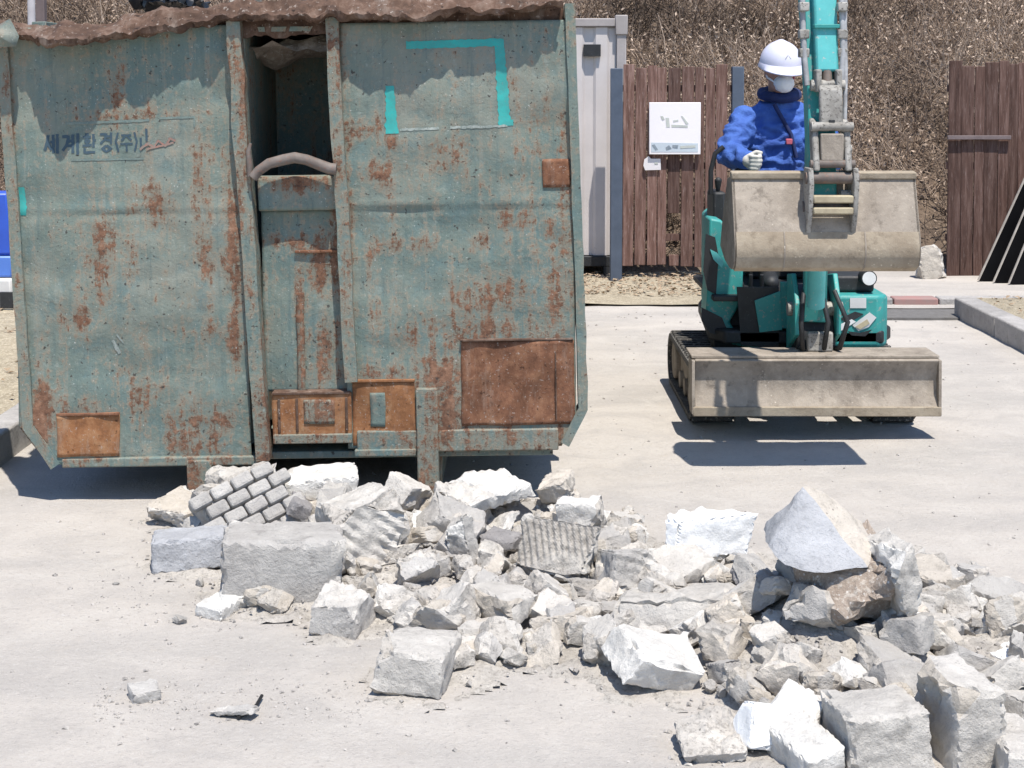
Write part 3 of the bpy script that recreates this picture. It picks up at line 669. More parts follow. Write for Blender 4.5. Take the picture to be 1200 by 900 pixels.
def plate(name, px0, py0, px1, py1, y, th, m, base=0.12, step=0.014, parent=skip, amp=0.006, follow=False):
    a, b = L2(px0, py0), L2(px1, py1)
    x0, x1 = sorted((a[0], b[0])); z0, z1 = sorted((a[1], b[1]))
    nx, nz = max(2, int((x1 - x0) / step)), max(2, int((z1 - z0) / step))
    vs_, rs = [], []
    for j in range(nz + 1):
        for i in range(nx + 1):
            x = x0 + (x1 - x0) * i / nx; z = z0 + (z1 - z0) * j / nz
            e = 0.004 * noise.noise(Vector((x * 11, 5, z * 11)))
            xx = x + (e if i in (0, nx) else 0); zz = z + (e if j in (0, nz) else 0)
            vs_.append((xx, (disp(xx, zz) - 0.006 if follow else y) + amp * noise.noise(Vector((x * 5, y, z * 5))) * (0.3 if follow else 1), zz)); rs.append(base + rust_at(x, z))
    fs = [(j * (nx + 1) + i, j * (nx + 1) + i + 1, (j + 1) * (nx + 1) + i + 1, (j + 1) * (nx + 1) + i) for j in range(nz) for i in range(nx)]
    me = bpy.data.meshes.new(name); me.from_pydata(vs_, [], fs); me.update(); me.polygons.foreach_set('use_smooth', [True] * len(me.polygons))
    at = me.attributes.new('rust', 'FLOAT', 'POINT'); at.data.foreach_set('value', rs)
    o = link(name, me, m, parent); sd = o.modifiers.new('thick', 'SOLIDIFY'); sd.thickness = th; sd.offset = -1
    return o
for t in [(375, 310, 18, 30, .75), (350, 345, 8, 70, .45), (375, 400, 20, 20, .5), (370, 430, 14, 26, .45), (350, 285, 40, 8, .6), (350, 212, 36, 12, .75)]: blobpx(*t)
plate('hook_cheek_face', 306, 206, 399, 247, -0.006, 0.004, m_bin, 0.10)
plate('hook_plate', 306, 247, 403, 462, 0.045, 0.008, m_bin, 0.14, amp=0.012)
plate('hook_plate_rib', 345, 345, 353, 462, 0.034, 0.02, m_bin, 0.42)
lbox('hook_plate_seam', 345, 295, 403, 298, 0.030, 0.05, m_rust_red, 0.002)
plate('hook_foot_box', 315, 460, 407, 513, -0.012, 0.05, m_rust_or, 0.8)
plate('hook_foot_streak', 352, 468, 388, 497, -0.016, 0.003, m_bin, 0.45)
for px in (323, 344, 402): lbox('hook_foot_web', px - 1.5, 466, px + 1.5, 506, -0.018, -0.008, m_rust_rim, 0.002)
lbox('hook_foot_ledge', 315, 508, 408, 519, -0.025, 0.10, m_bin, 0.004, 0.45)
lbox('hook_foot_top', 315, 459, 407, 462, -0.018, 0.06, m_rust_rim, 0.002)
pts = []
for px, py in ((303, 206), (310, 198), (322, 190), (340, 186), (352, 184), (366, 187), (380, 193), (392, 198), (400, 199)):
    x, z = L2(px, py); pts.append((x, -0.06, z))
MB().tube(pts, [0.021, .021, .022, .023, .023, .022, .023, .024, .024], 16).build('hook_bar', m_bar, skip, ang=60)
pts = [(L2(a, b)[0], -0.05, L2(a, b)[1]) for a, b in ((299, 205), (299, 190), (298, 175), (301, 166))]
MB().tube(pts, [.012, .013, .01, .006], 10).build('bent_scrap_bar', m_bar, skip, ang=60)
# welded repair plates
plate('patch_plate', 538, 406, 669, 506, -0.034, 0.010, m_rust_red, 0.7, follow=True)
lbox('patch_seam', 537, 404, 670, 406.5, -0.014, 0.01, m_rust_rim, 0.002)
lbox('patch_seam', 647, 420, 648.5, 500, -0.018, -0.0, m_rust_rim, 0.001)
plate('patch_plate', 409, 449, 482, 525, -0.036, 0.010, m_rust_or, 0.7, follow=True)
lbox('patch_seam', 408, 447, 483, 450, -0.018, 0.01, m_rust_or, 0.002)
o = plate('patch_worn_streak', 430, 462, 447, 502, -0.040, 0.003, m_bin, 0.2, follow=True); o.location.y = -0.004
plate('patch_plate', 63, 478, 135, 527, -0.034, 0.010, m_rust_or, 0.8, follow=True)
lbox('patch_seam', 62, 476, 136, 479, -0.018, 0.01, m_rust_red, 0.002)
plate('patch_plate', 640, 195, 671, 229, -0.028, 0.004, m_rust_red, 0.8, follow=True)
lbox('sill_beam', 412, 508, 650, 534, -0.016, 0.10, m_bin, 0.006, 0.46)
lbox('sill_lip', 410, 528, 482, 536, -0.030, 0.0, m_bin, 0.004, 0.42)
lbox('sill_beam', 66, 530, 300, 541, -0.018, 0.10, m_bin, 0.006, 0.40)
# feet and runners
def foot(px0, px1, ytop, back=False):
    a = L2(px0, ytop); b = L2(px1, ytop)
    zg = 0.005 
    o = MB().box(a[0], b[0], -0.030, 0.05, a[1] - 0.36 if False else -0.02, a[1]).build('foot', m_bin, skip, bevel=0.006); rusted(o, 0.42)
foot(214, 243, 534); foot(484, 509, 458)
for px in (228, 496):
    x = L2(px, 540)[0]
    o = MB().box(x - 0.05, x + 0.05, 0.10, 4.9, 0.03, 0.20).build('runner', m_bin, skip, bevel=0.006); rusted(o, 0.3)
    o = MB().tube([(x - 0.09, 4.7, 0.08), (x + 0.09, 4.7, 0.08)], 0.09, 20).build('rear_roller', m_bar, skip)
# body behind the end wall
LEN = 5.0
def lbody(name, *a, **k):
    o = MB().box(*a).build(name, m_bin, skip, bevel=0.004); rusted(o, 0.2); return o
lbody('side_wall', XL0 + 0.088, XL0 + 0.112, 0.06, LEN, 0.34, zT - 0.05)
lbody('side_wall', XR0 - 0.062, XR0 - 0.038, 0.06, LEN, 0.34, zT - 0.02)
lbody('rear_wall', XL0, XR0, LEN, LEN + 0.03, 0.2, zT - 0.06)
lbody('floor_plate', XL0 + 0.12, XR0 - 0.10, 0.03, LEN, 0.18, 0.21)
lbody('top_rail', XL0 + 0.07, XL0 + 0.13, 0.10, LEN, zT - 0.05, zT + 0.03)
lbody('top_rail', XR0 - 0.08, XR0 - 0.02, 0.10, LEN, zT - 0.02, zT + 0.06)
for i in range(6):
    yy = 0.6 + i * 0.8
    lbody('side_rib', XL0 + 0.03, XL0 + 0.087, yy, yy + 0.07, 0.36, zT - 0.06)
    lbody('side_rib', XR0 - 0.0375, XR0 + 0.005, yy, yy + 0.07, 0.36, zT - 0.03)
for sx in (XL0 + 0.10, XR0 - 0.05):
    sg = 1 if sx < 0 else -1
    o = MB().add([(sx, 0.06, 0.35), (sx, LEN, 0.35), (sx + sg * 0.08, LEN, 0.18), (sx + sg * 0.08, 0.06, 0.18)], [(0, 1, 2, 3)]).build('chine', m_bin, skip); rusted(o, 0.2)
    o.modifiers.new('thick', 'SOLIDIFY').thickness = 0.01
# crumpled rim, folded out over the end wall
key = [(2, 14, 40, .05), (36, 24, 36, .07), (58, 24, 40, .10), (80, 24, 46, .16), (100, 24, 47, .17), (122, 23, 45, .14), (148, 22, 40, .10), (162, 14, 39, .09), (190, 10, 35, .095), (225, 9, 34, .08), (255, 8, 29, .075), (288, 5, 22, .08),
       (330, 3, 24, .085), (370, 3, 25, .09), (384, 2, 29, .10), (398, 3, 22, .09), (425, 1, 25, .10), (455, 0, 29, .11), (500, 0, 28, .115), (545, -2, 24, .10), (590, -3, 25, .11), (630, -4, 22, .105), (672, -6, 16, .09)]
def rim():
    vs_, n = [], 7
    xs = np.arange(2, 673, 3.5)
    for px in xs:
        yt = np.interp(px, [k[0] for k in key], [k[1] for k in key]); yl = np.interp(px, [k[0] for k in key], [k[2] for k in key]); ov = np.interp(px, [k[0] for k in key], [k[3] for k in key])
        x, zt = L2(px, yt); _, zl = L2(px, yl)
        p = Vector((x * 7, 0, 1)); q = Vector((x * 19, 4, 1))
        ov += 0.012 * noise.noise(p * .6) + 0.004 * noise.noise(q); zl += 0.010 * noise.noise(q * .6 + Vector((3, 0, 0))) + 0.003 * noise.noise(q * 3); zt += 0.016 * noise.noise(p + Vector((7, 7, 0)))
        bulge = 0.02 * noise.noise(q * 0.7 + Vector((0, 9, 0)))
        tuck = 0.02 + 0.02 * noise.noise(q * 1.4 + Vector((2, 9, 5)))
        sec = [(0.02, zT - 0.05), (0.03, (zT + zt) / 2), (0.045, zt - 0.005), (0.0, zt + 0.012 + bulge * .4), (-ov * 0.55, zt * .62 + zl * .38 + bulge), (-ov, zl + 0.02), (-ov + tuck, zl - 0.002)]
        sec2 = []
        for (ya_, za_), (yb_2, zb_2) in zip(sec[:-1], sec[1:]): sec2 += [(ya_ + (yb_2 - ya_) * t_, za_ + (zb_2 - za_) * t_) for t_ in (0, .5)]
        sec2.append(sec[-1]); n = len(sec2)
        for y, z in sec2:
            q1, q2, q3 = Vector((x * 8, y * 20, z * 20)), Vector((x * 21 + 4, y * 32, z * 32)), Vector((x * 60 + 9, y * 70, z * 70))
            vs_.append((x + 0.012 * noise.noise(q1), y + 0.034 * (0.25 - abs(noise.noise(q2 * .7))) + 0.006 * noise.noise(q3), z + 0.026 * (0.25 - abs(noise.noise(q2 * .7 + Vector((5, 5, 5))))) + 0.006 * noise.noise(q3 + Vector((1, 2, 3)))))
    m = len(xs)
    fs = [(i * n + k, (i + 1) * n + k, (i + 1) * n + k + 1, i * n + k + 1) for i in range(m - 1) for k in range(n - 1)]
    me = bpy.data.meshes.new('rim'); me.from_pydata(vs_, [], fs); me.update(); me.polygons.foreach_set('use_smooth', [True] * len(me.polygons)); me.set_sharp_from_angle(angle=R(14))
    o = link('rim', me, m_rust_rim, skip); sd = o.modifiers.new('thick', 'SOLIDIFY'); sd.thickness = 0.006; sd.offset = 0
rim()
# folded green corner at the left end of the rim
q = [L2(a, b) for a, b in ((-4, 46), (38, 46), (40, 34), (22, 12), (0, 26))]
vs_ = [(q[0][0], -0.11, q[0][1]), (q[1][0], -0.12, q[1][1]), (q[2][0], -0.10, q[2][1]), (q[3][0], -0.01, q[3][1]), (q[4][0], -0.06, q[4][1]), ((q[0][0] + q[2][0]) / 2, -0.15, q[4][1] - 0.02)]
o = MB().add(vs_, [(0, 1, 5), (1, 2, 5), (2, 3, 5), (3, 4, 5), (4, 0, 5)]).build('folded_corner', m_bin, skip, ang=20); rusted(o, 0.12); o.modifiers.new('thick', 'SOLIDIFY').thickness = 0.008
# painted marks that follow the dents
def mark(name, pts, wpx, m, step=0.006, rag=0.0, lift=0.002):
    P = [Vector((L2(*p)[0], 0, L2(*p)[1])) for p in pts]; out = [P[0]]
    for a, b in zip(P[:-1], P[1:]):
        n = max(1, int((b - a).length / step)); out += [a.lerp(b, i / n) for i in range(1, n + 1)]
    ws = wpx if isinstance(wpx, (list, tuple)) else [wpx, wpx]
    vv, ff = [], []
    for i, p in enumerate(out):
        d = (out[min(i + 1, len(out) - 1)] - out[max(i - 1, 0)]).normalized(); nn = Vector((d.z, 0, -d.x))
        hw = (ws[0] + (ws[-1] - ws[0]) * i / max(1, len(out) - 1)) / 281 / 2
        for s_ in (-1, -0.33, 0.33, 1):
            r = 1 + rag * noise.noise(p * 60 + Vector((s_ * 5, 0, 0)))
            q = p + nn * s_ * hw * r; q.y = disp(q.x, q.z) - lift; vv.append(q)
    for i in range(len(out) - 1):
        for k in range(3): ff.append((i * 4 + k, i * 4 + k + 1, i * 4 + 5 + k, i * 4 + 4 + k))
    return vv, ff
def marks(name, strokes, m, rag=0.3, lift=0.002):
    mbm = MB()
    for st in strokes: mbm.add(*mark(name, st[0], st[1], m, rag=rag, lift=lift))
    o = mbm.build(name, m, skip); return o
marks('spray_mark', [([(484, 57), (596, 57)], 9), ([(593, 53), (595, 100), (597, 154)], [11, 14]), ([(590, 151), (607, 151)], 7)], m_cyan)
marks('spray_mark', [([(464, 104), (464, 160)], [10, 15])], m_cyan)
marks('spray_mark', [([(28, 210), (27, 243)], [7, 15])], m_cyan)
marks('chalk_line', [([(474, 156), (520, 155)], 3), ([(533, 155), (600, 155)], 3)], m_chalk, 0.7)
marks('chalk_line', [([(130, 392), (138, 408)], 4), ([(135, 385), (143, 396)], 2)], m_chalk, 0.8)
# outline box and lettering
marks('faded_outline', [([(82, 137), (180, 136)], 3), ([(192, 134), (234, 134)], 2.5), ([(233, 134), (233, 146)], 2), ([(88, 180), (172, 181)], 2)], m_outline, 0.6)
def letters():
    S = []
    def g(x0, y0, w_, h_, strokes, t=3.4):
        for s_ in strokes: S.append(([(x0 + w_ * a, y0 + h_ * b) for a, b in s_], t))
    # 세
    g(57, 149, 15, 22, [[(0.30, 0.05), (0.22, 0.45), (0.02, 0.85)], [(0.26, 0.40), (0.52, 0.85)], [(0.45, 0.42), (0.66, 0.42)], [(0.68, 0.03), (0.68, 1.0)], [(0.98, 0.0), (0.98, 1.04)]])
    # 계
    g(77, 150, 19, 22, [[(0.02, 0.12), (0.42, 0.12), (0.30, 0.55), (0.05, 0.85)], [(0.40, 0.36), (0.66, 0.36)], [(0.36, 0.60), (0.66, 0.60)], [(0.68, 0.0), (0.68, 1.0)], [(0.98, -0.05), (0.98, 1.08)]])
    # 환
    g(101, 150, 16, 22, [[(0.22, 0.02), (0.50, 0.02)], [(0.06, 0.16), (0.64, 0.16)], [(0.18, 0.36), (0.35, 0.26), (0.54, 0.36), (0.36, 0.48), (0.18, 0.36)], [(0.02, 0.62), (0.70, 0.60)], [(0.82, 0.0), (0.82, 0.72)], [(0.82, 0.34), (1.0, 0.34)], [(0.16, 0.74), (0.16, 0.97), (0.94, 0.97)]], 2.8)
    # 경
    g(121, 149, 16, 23, [[(0.04, 0.08), (0.52, 0.08), (0.40, 0.34), (0.06, 0.56)], [(0.50, 0.20), (0.82, 0.20)], [(0.46, 0.38), (0.82, 0.38)], [(0.86, 0.0), (0.86, 0.60)], [(0.50, 0.66), (0.22, 0.80), (0.50, 0.98), (0.84, 0.82), (0.50, 0.66)]], 2.8)
    o = marks('lettering', S, m_navy, 0.45); o['label'] = 'dark blue painted lettering on the left end panel'
    S = []
    # (주)
    g(139, 149, 26, 23, [[(0.16, 0.02), (0.04, 0.5), (0.16, 1.0)], [(0.30, 0.16), (0.74, 0.16)], [(0.52, 0.16), (0.30, 0.44)], [(0.52, 0.18), (0.76, 0.42)], [(0.24, 0.60), (0.80, 0.60)], [(0.52, 0.60), (0.52, 1.0)], [(0.88, 0.02), (0.99, 0.5), (0.88, 1.0)]], 2.2)
    g(169, 150, 8, 21, [[(0.0, 0.3), (0.1, 1.0)], [(0.9, -0.2), (0.9, 0.5)]], 2.6)
    marks('lettering', S, m_navy, 0.5)
    marks('red_scribble', [([(168, 170), (178, 163), (184, 168), (190, 160), (198, 167), (204, 158), (210, 161)], 2.6), ([(176, 170), (200, 165), (208, 163)], 2.2)], m_orange, 0.6, 0.0035)
letters()

# ------------------------------------------------------------------ broken concrete: chunk generator
def chunk_mesh(name, dims, seed, cuts=4, tilt=25, L=None, rough=0.055, ridge=None, boxy=0.0, yaw=None, chip=0.045):
    """convex broken block: a box cut by random planes, turned, fitted to dims, faces roughened.
    material slot 0 = faces of the original box, 1 = broken faces, chosen per plane"""
    rd = random.Random(seed)
    bm = bmesh.new(); bmesh.ops.create_cube(bm, size=1.0)
    for f in bm.faces: f.material_index = 0
    for v in bm.verts: v.co += Vector((rd.uniform(-.12, .12), rd.uniform(-.12, .12), rd.uniform(-.12, .12))) * (1 - boxy)
    for k in range(cuts):
        n = Vector((rd.gauss(0, 1), rd.gauss(0, 1), rd.gauss(0, 0.8))).normalized()
        far = max(v.co.dot(n) for v in bm.verts)
        d = far * rd.uniform(0.62, 0.9) if boxy < 0.6 else far * rd.uniform(0.78, 0.95)
        g = list(bm.verts) + list(bm.edges) + list(bm.faces)
        r = bmesh.ops.bisect_plane(bm, geom=g, plane_co=n * d, plane_no=n, clear_outer=True)
        ed = [e for e in r['geom_cut'] if isinstance(e, bmesh.types.BMEdge)]
        if len(ed) >= 3:
            fr = bmesh.ops.contextual_create(bm, geom=ed)
            for f in fr['faces']: f.material_index = 1
    E = Euler((R(rd.uniform(-tilt, tilt)), R(rd.uniform(-tilt, tilt)), R(rd.uniform(-40, 40)) if yaw is None else R(yaw)))
    asp = Vector((dims[0], dims[1], dims[2])); mean = (asp.x * asp.y * asp.z) ** (1 / 3)
    Mx = E.to_matrix()
    for v in bm.verts: v.co = Mx @ Vector((v.co.x * asp.x, v.co.y * asp.y, v.co.z * asp.z))
    lo = Vector([min(v.co[i] for v in bm.verts) for i in range(3)]); hi = Vector([max(v.co[i] for v in bm.verts) for i in range(3)])
    for v in bm.verts:
        v.co = Vector([(v.co[i] - lo[i]) / max(hi[i] - lo[i], 1e-6) * dims[i] - (dims[i] / 2 if i < 2 else 0) for i in range(3)])
    bmesh.ops.recalc_face_normals(bm, faces=bm.faces)
    L = L or max(mean / 15, 0.009)
    sharp = {}
    bmesh.ops.triangulate(bm, faces=bm.faces)
    for it in range(7):
        e = [e for e in bm.edges if e.calc_length() > L * 1.5]
        if not e: break
        bmesh.ops.subdivide_edges(bm, edges=e, cuts=1)
        bmesh.ops.triangulate(bm, faces=[f for f in bm.faces if len(f.verts) > 3])
    bm.normal_update()
    off = Vector((rd.uniform(0, 90), rd.uniform(0, 90), rd.uniform(0, 90)))
    new = {}
    for v in bm.verts:
        br = max((f.material_index for f in v.link_faces), default=0)
        ns = [f.normal for f in v.link_faces]
        edge = 1 - min((a.dot(ns[0]) for a in ns), default=1)
        p = v.co + off
        a = mean * rough * (1.7 if br else 0.7)
        d = a * noise.noise(p * (4.5 / mean * 0.45)) + a * 0.7 * noise.noise(p * (11 / mean * 0.45)) + a * 0.45 * noise.noise(p * (26 / mean * 0.45))
        if br: d += a * 0.9 * (0.35 - abs(noise.noise(p * (7 / mean * 0.45) + Vector((31, 7, 3)))))
        if edge > 0.15: d -= mean * chip * (0.35 + abs(noise.noise(p * (9 / mean * 0.5))) * 2.2)
        if ridge and v.normal.y < -0.45:
            w_ = p.x * math.cos(ridge[1]) + p.z * math.sin(ridge[1])
            msk = min(1, max(0, noise.noise(p * 7) * 3 + 1.0))
            d += ridge[2] * msk * math.sin(w_ * 2 * math.pi / ridge[0])
        new[v] = v.co + v.normal * d
    for v, c in new.items(): v.co = c
    me = bpy.data.meshes.new(name); bm.to_mesh(me); bm.free()
    shade(me, 28)
    return me
GRP = 'broken concrete lying in the rubble heap'
STONES = []
def stone(name, label, x0, y0, x1, y1, Y=None, D=None, mats=(None, None), seed=1, cuts=4, tilt=20, cat='rubble', group=GRP, **kw):
    """a chunk that fills the given box of the photograph at depth Y (default: standing on the lot)"""
    Yf = Y if Y else ydepth(y1)
    zb = W((x0 + x1) / 2, y1, Yf).z
    wid = (x1 - x0) * Yf / F
    D = D or 0.75 * wid
    for _ in range(12):
        zt = W((x0 + x1) / 2, y0, Yf + D * 0.75).z; H = zt - zb
        if H >= 0.30 * wid * 0.5 or H > 0.12: break
        D *= 0.82
    H = max(H, 0.03)
    if Y is None: zb -= 0.16 * H; H *= 1.16
    xc = W((x0 + x1) / 2, y1, Yf + D * 0.3).x
    me = chunk_mesh(name, (wid, D, H), seed, cuts, tilt, **kw)
    o = link(name, me, [mats[0], mats[1] or mats[0]], None, (xc, Yf + D / 2, zb))
    tag(o, label, cat, group)
    STONES.append((xc, Yf + D / 2, zb, wid, D, H))
    return o

# what fills the skip
fill_o = None
xs = list(np.arange(XL0 + 0.03, XR0 - 0.02, 0.05)); ys = list(np.arange(0.12, LEN - 0.02, 0.05))
def fill_h(x, y):
    p = Vector((x, y, 2)); return zT - 0.10 + 0.10 * noise.noise(p * 1.7) + 0.07 * noise.noise(p * 5) + 0.04 * noise.noise(p * 12) - (0.25 if x < -0.62 else 0)
vs_ = [tiltM @ Vector((x, y, fill_h(x, y))) for y in ys for x in xs]; nx = len(xs)
me = bpy.data.meshes.new('rubble_fill'); me.from_pydata(vs_, [], [(j * nx + i, j * nx + i + 1, (j + 1) * nx + i + 1, (j + 1) * nx + i) for j in range(len(ys) - 1) for i in range(nx - 1)])
tag(link('rubble_fill', me, m_brown), 'loose earthy rubble filling the container', 'rubble', kind='stuff')
g2 = 'debris piled in the skip'
stone('concrete_lump', 'cream concrete lump showing above the skip rim over the hook recess', 268, -12, 302, 18, Y=6.85, D=0.2, mats=(m_tan, m_conc_b), seed=301, group=g2)
stone('concrete_lump', 'brown earthy lump on the skip rim right of the recess', 320, -14, 372, 14, Y=6.95, D=0.25, mats=(m_brown, m_brown), seed=302, group=g2)
stone('concrete_lump', 'earthy lump poking above the middle of the right rim', 430, -16, 520, 12, Y=6.9, D=0.3, mats=(m_brown, m_conc_b), seed=303, group=g2)
stone('concrete_lump', 'earthy lump poking above the right end of the rim', 560, -18, 640, 8, Y=6.9, D=0.3, mats=(m_brown, m_brown), seed=304, group=g2)
o = stone('plastic_sheet', 'crumpled dark plastic sheet sticking out above the left rim of the skip', 152, -18, 232, 22, Y=6.8, D=0.3, mats=(m_blackbag, m_blackbag), seed=310, cuts=6, tilt=40, cat='plastic sheet', group=None, rough=0.16)
STONES.clear()

# ------------------------------------------------------------------ mini excavator
EX = Vector((1.51, 8.4, 0.0))
exc = empty('mini_excavator', EX); tag(exc, 'teal mini excavator with dusty bucket raised towards the viewer', 'excavator')
def E(): return MB(EX)
def track(x0, x1):
    ya, yb, r, zc = 7.98, 8.92, 0.15, 0.16
    def loop(rr, n=14):
        return [(ya + rr * math.cos(R(90 + 180 * i / n)), zc + rr * math.sin(R(90 + 180 * i / n))) for i in range(n + 1)] + \
               [(yb + rr * math.cos(R(-90 + 180 * i / n)), zc + rr * math.sin(R(-90 + 180 * i / n))) for i in range(n + 1)]
    A, B = loop(r), loop(r - 0.03); n = len(A); mbk = E()
    vv = [(x, y, z) for x in (x0, x1) for P in (A, B) for y, z in P]
    ff = []
    for i in range(n):
        j = (i + 1) % n
        ff += [(i, j, 2 * n + j, 2 * n + i)[::-1], (n + i, n + j, 3 * n + j, 3 * n + i), (i, j, n + j, n + i), (2 * n + i, 2 * n + j, 3 * n + j, 3 * n + i)[::-1]]
    mbk.add(vv, ff)
    per = 2 * (yb - ya) + 2 * math.pi * r; k = 0
    for i in range(38):     # lugs
        s_ = per * i / 38
        if s_ < yb - ya: y, z, a = ya + s_, zc - r, -90
        elif s_ < yb - ya + math.pi * r: a = -90 + math.degrees((s_ - (yb - ya)) / r); y, z = yb + r * math.cos(R(a)), zc + r * math.sin(R(a))
        elif s_ < 2 * (yb - ya) + math.pi * r: y, z, a = yb - (s_ - (yb - ya) - math.pi * r), zc + r, 90
        else: a = 90 + math.degrees((s_ - 2 * (yb - ya) - math.pi * r) / r); y, z = ya + r * math.cos(R(a)), zc + r * math.sin(R(a))
        M = Matrix.Translation((0, y, z)) @ Matrix.Rotation(R(a), 4, 'X')
        mbk.box(x0 + 0.01, x1 - 0.01, -0.004, 0.016, -0.016, 0.016, M)
    t = mbk.build('track', m_rubber, exc, ang=30)
    xo = x0 if x0 < EX.x else x1; sgn = 1 if x0 < EX.x else -1
    for y, rr, nm in ((7.99, 0.112, 'idler'), (8.91, 0.112, 'sprocket')):
        E().tube([(xo + sgn * 0.02, y, zc), (xo + sgn * 0.20, y, zc)], rr, 20).build(nm, m_dust, t, bevel=0.008)
    for y in (8.22, 8.45, 8.68):
        E().tube([(xo + sgn * 0.03, y, 0.085), (xo + sgn * 0.2, y, 0.085)], 0.05, 16).build('track_roller', m_dust, t)
    E().box(min(xo + sgn * .05, xo + sgn * .19), max(xo + sgn * .05, xo + sgn * .19), 7.97, 8.93, 0.11, 0.24).build('track_frame', m_dust, t, bevel=0.01)
track(0.925, 1.155); track(1.865, 2.095)
E().box(1.14, 1.88, 8.12, 8.75, 0.14, 0.30).build('undercarriage', m_black, exc, bevel=0.02)
E().tube([(1.51, 8.42, 0.29), (1.51, 8.42, 0.40)], 0.24, 32).build('slew_ring', m_black, exc)
# dozer blade, held off the ground
zb, zt = 0.135, 0.400
prof = [(7.56, zb), (7.525, zb + 0.02), (7.565, zb + 0.09), (7.572, zb + 0.17), (7.55, zt - 0.03), (7.53, zt), (7.60, zt + 0.012), (7.66, zt), (7.66, zb + 0.05), (7.62, zb)]
blade = E().prism_x(prof, 0.905, 2.115).build('dozer_blade', m_dust, exc, bevel=0.006)
E().box(0.895, 2.125, 7.518, 7.545, zb - 0.012, zb + 0.035).build('cutting_edge', m_dust2, blade, bevel=0.004)
E().box(0.89, 2.12, 7.555, 7.80, zt + 0.006, zt + 0.02).build('top_flange', m_dust, blade, bevel=0.003)
for x in (0.89, 2.11): E().prism_x([(7.52, zb), (7.53, zt), (7.68, zt - 0.0), (7.68, zb + 0.06), (7.62, zb)], x, x + 0.014).build('end_plate', m_dust, blade)
E().prism_x([(7.64, .18), (7.64, .30), (8.2, .28), (8.2, .20)], 1.20, 1.27).build('blade_arm', m_teal, exc, bevel=0.006)
E().prism_x([(7.64, .18), (7.64, .30), (8.2, .28), (8.2, .20)], 1.74, 1.81).build('blade_arm', m_teal, exc, bevel=0.006)
E().tube([(1.51, 7.66, 0.34), (1.51, 8.05, 0.28)], 0.03, 14).build('blade_cylinder', m_black, exc)
# upper structure
deck = [(1.05, 8.18), (1.12, 8.02), (1.95, 8.02), (2.03, 8.18), (2.03, 9.10), (1.95, 9.35), (1.75, 9.46), (1.32, 9.46), (1.17, 9.35), (1.11, 9.10)]
E().prism_z(deck, 0.40, 0.47).build('deck', m_black, exc, bevel=0.012)
E().prism_z([(1.13, 8.95), (1.98, 8.95), (1.98, 9.12), (1.92, 9.33), (1.74, 9.45), (1.34, 9.45), (1.18, 9.33), (1.13, 9.12)], 0.472, 1.02).build('engine_hood', m_teal, exc, bevel=0.03, seg=3)
# right front cover with its print
xa_, xb_ = W(976, 370, 8.02).x, W(1043, 370, 8.02).x
z0_, z1_ = W(1000, 408, 8.02).z, W(1000, 346, 8.02).z
cov = E().prism_z([(xa_, 8.02), (xb_ - 0.05, 8.02), (xb_, 8.07), (xb_, 8.94), (xa_, 8.94)], z0_, z1_).build('side_cover', m_teal, exc, bevel=0.022, seg=3)
def epx(pts, y, name, m, parent, th=0.003):
    q = [W(a, b, y) for a, b in pts]
    return E().prism_y([(v.x, v.z) for v in q], y - th, y).build(name, m, parent)
epx([(985, 373), (1002, 365), (1012, 368), (1004, 373), (992, 379)], 8.018, 'print', m_black, cov)
epx([(976, 384), (998, 374), (1003, 377), (983, 389)], 8.0175, 'print', m_wplast, cov)
epx([(999, 381), (1019, 366), (1027, 372), (1018, 383), (1006, 388)], 8.017, 'print', m_wplast, cov)
epx([(1002, 383), (1016, 374), (1019, 379), (1008, 386)], 8.0135, 'print', m_yellow, cov)
epx([(993, 388), (1008, 390), (1022, 386), (1014, 394), (998, 393)], 8.0125, 'print', m_black, cov)
epx([(996, 349), (1015, 349), (1015, 361), (996, 361)], 8.018, 'label_plate', m_wplast, cov)
E().box(xa_ + 0.01, xb_ - 0.06, 8.12, 8.6, z1_ + 0.002, z1_ + 0.09).build('console_box', m_black, exc, bevel=0.015)
hl = W(1018, 326, 8.06)
lamp = E().tube([(hl.x, 8.05, hl.z), (hl.x, 8.13, hl.z)], 0.042, 18).build('work_lamp', m_black, exc)
E().tube([(hl.x, 8.046, hl.z), (hl.x, 8.052, hl.z)], 0.036, 18).build('lens', m_light, lamp)
hl = W(984, 330, 8.1)
# floor, front plates
E().box(1.06, 1.66, 8.05, 8.95, 0.62, 0.65).build('floor_plate', m_black, exc, bevel=0.006)
epx([(863, 336), (912, 336), (912, 408), (868, 404)], 8.04, 'front_panel', m_black, exc, 0.02)
epx([(884, 352), (914, 341), (916, 386), (890, 389)], 8.015, 'step_plate', m_teal, exc, 0.012)
epx([(914, 330), (929, 330), (929, 384), (914, 384)], 8.03, 'front_panel', m_teal, exc, 0.02)
# left guard: curved teal plate with dark opening
g0 = [(823, 256), (836, 258), (857, 277), (853, 300), (862, 318), (861, 352), (853, 366), (846, 378), (858, 394), (880, 400), (880, 410), (850, 404), (826, 388), (818, 372), (821, 320)]
q = [W(a + 9, b, 8.12) for a, b in g0]
grd = E().prism_y([(v.x, v.z) for v in q], 8.12, 8.34).build('side_guard', m_teal, exc, bevel=0.012)
epx([(827, 274), (838, 278), (842, 300), (839, 345), (829, 340), (824, 318)], 8.118, 'guard_recess', m_black, grd, 0.004)
epx([(832, 292), (840, 296), (848, 306), (846, 314), (836, 304)], 8.113, 'guard_highlight_strip', m_teal_lit, grd, 0.006)
epx([(822, 360), (846, 372), (856, 396), (832, 390), (822, 376)], 8.118, 'guard_skirt', m_black, grd, 0.006)
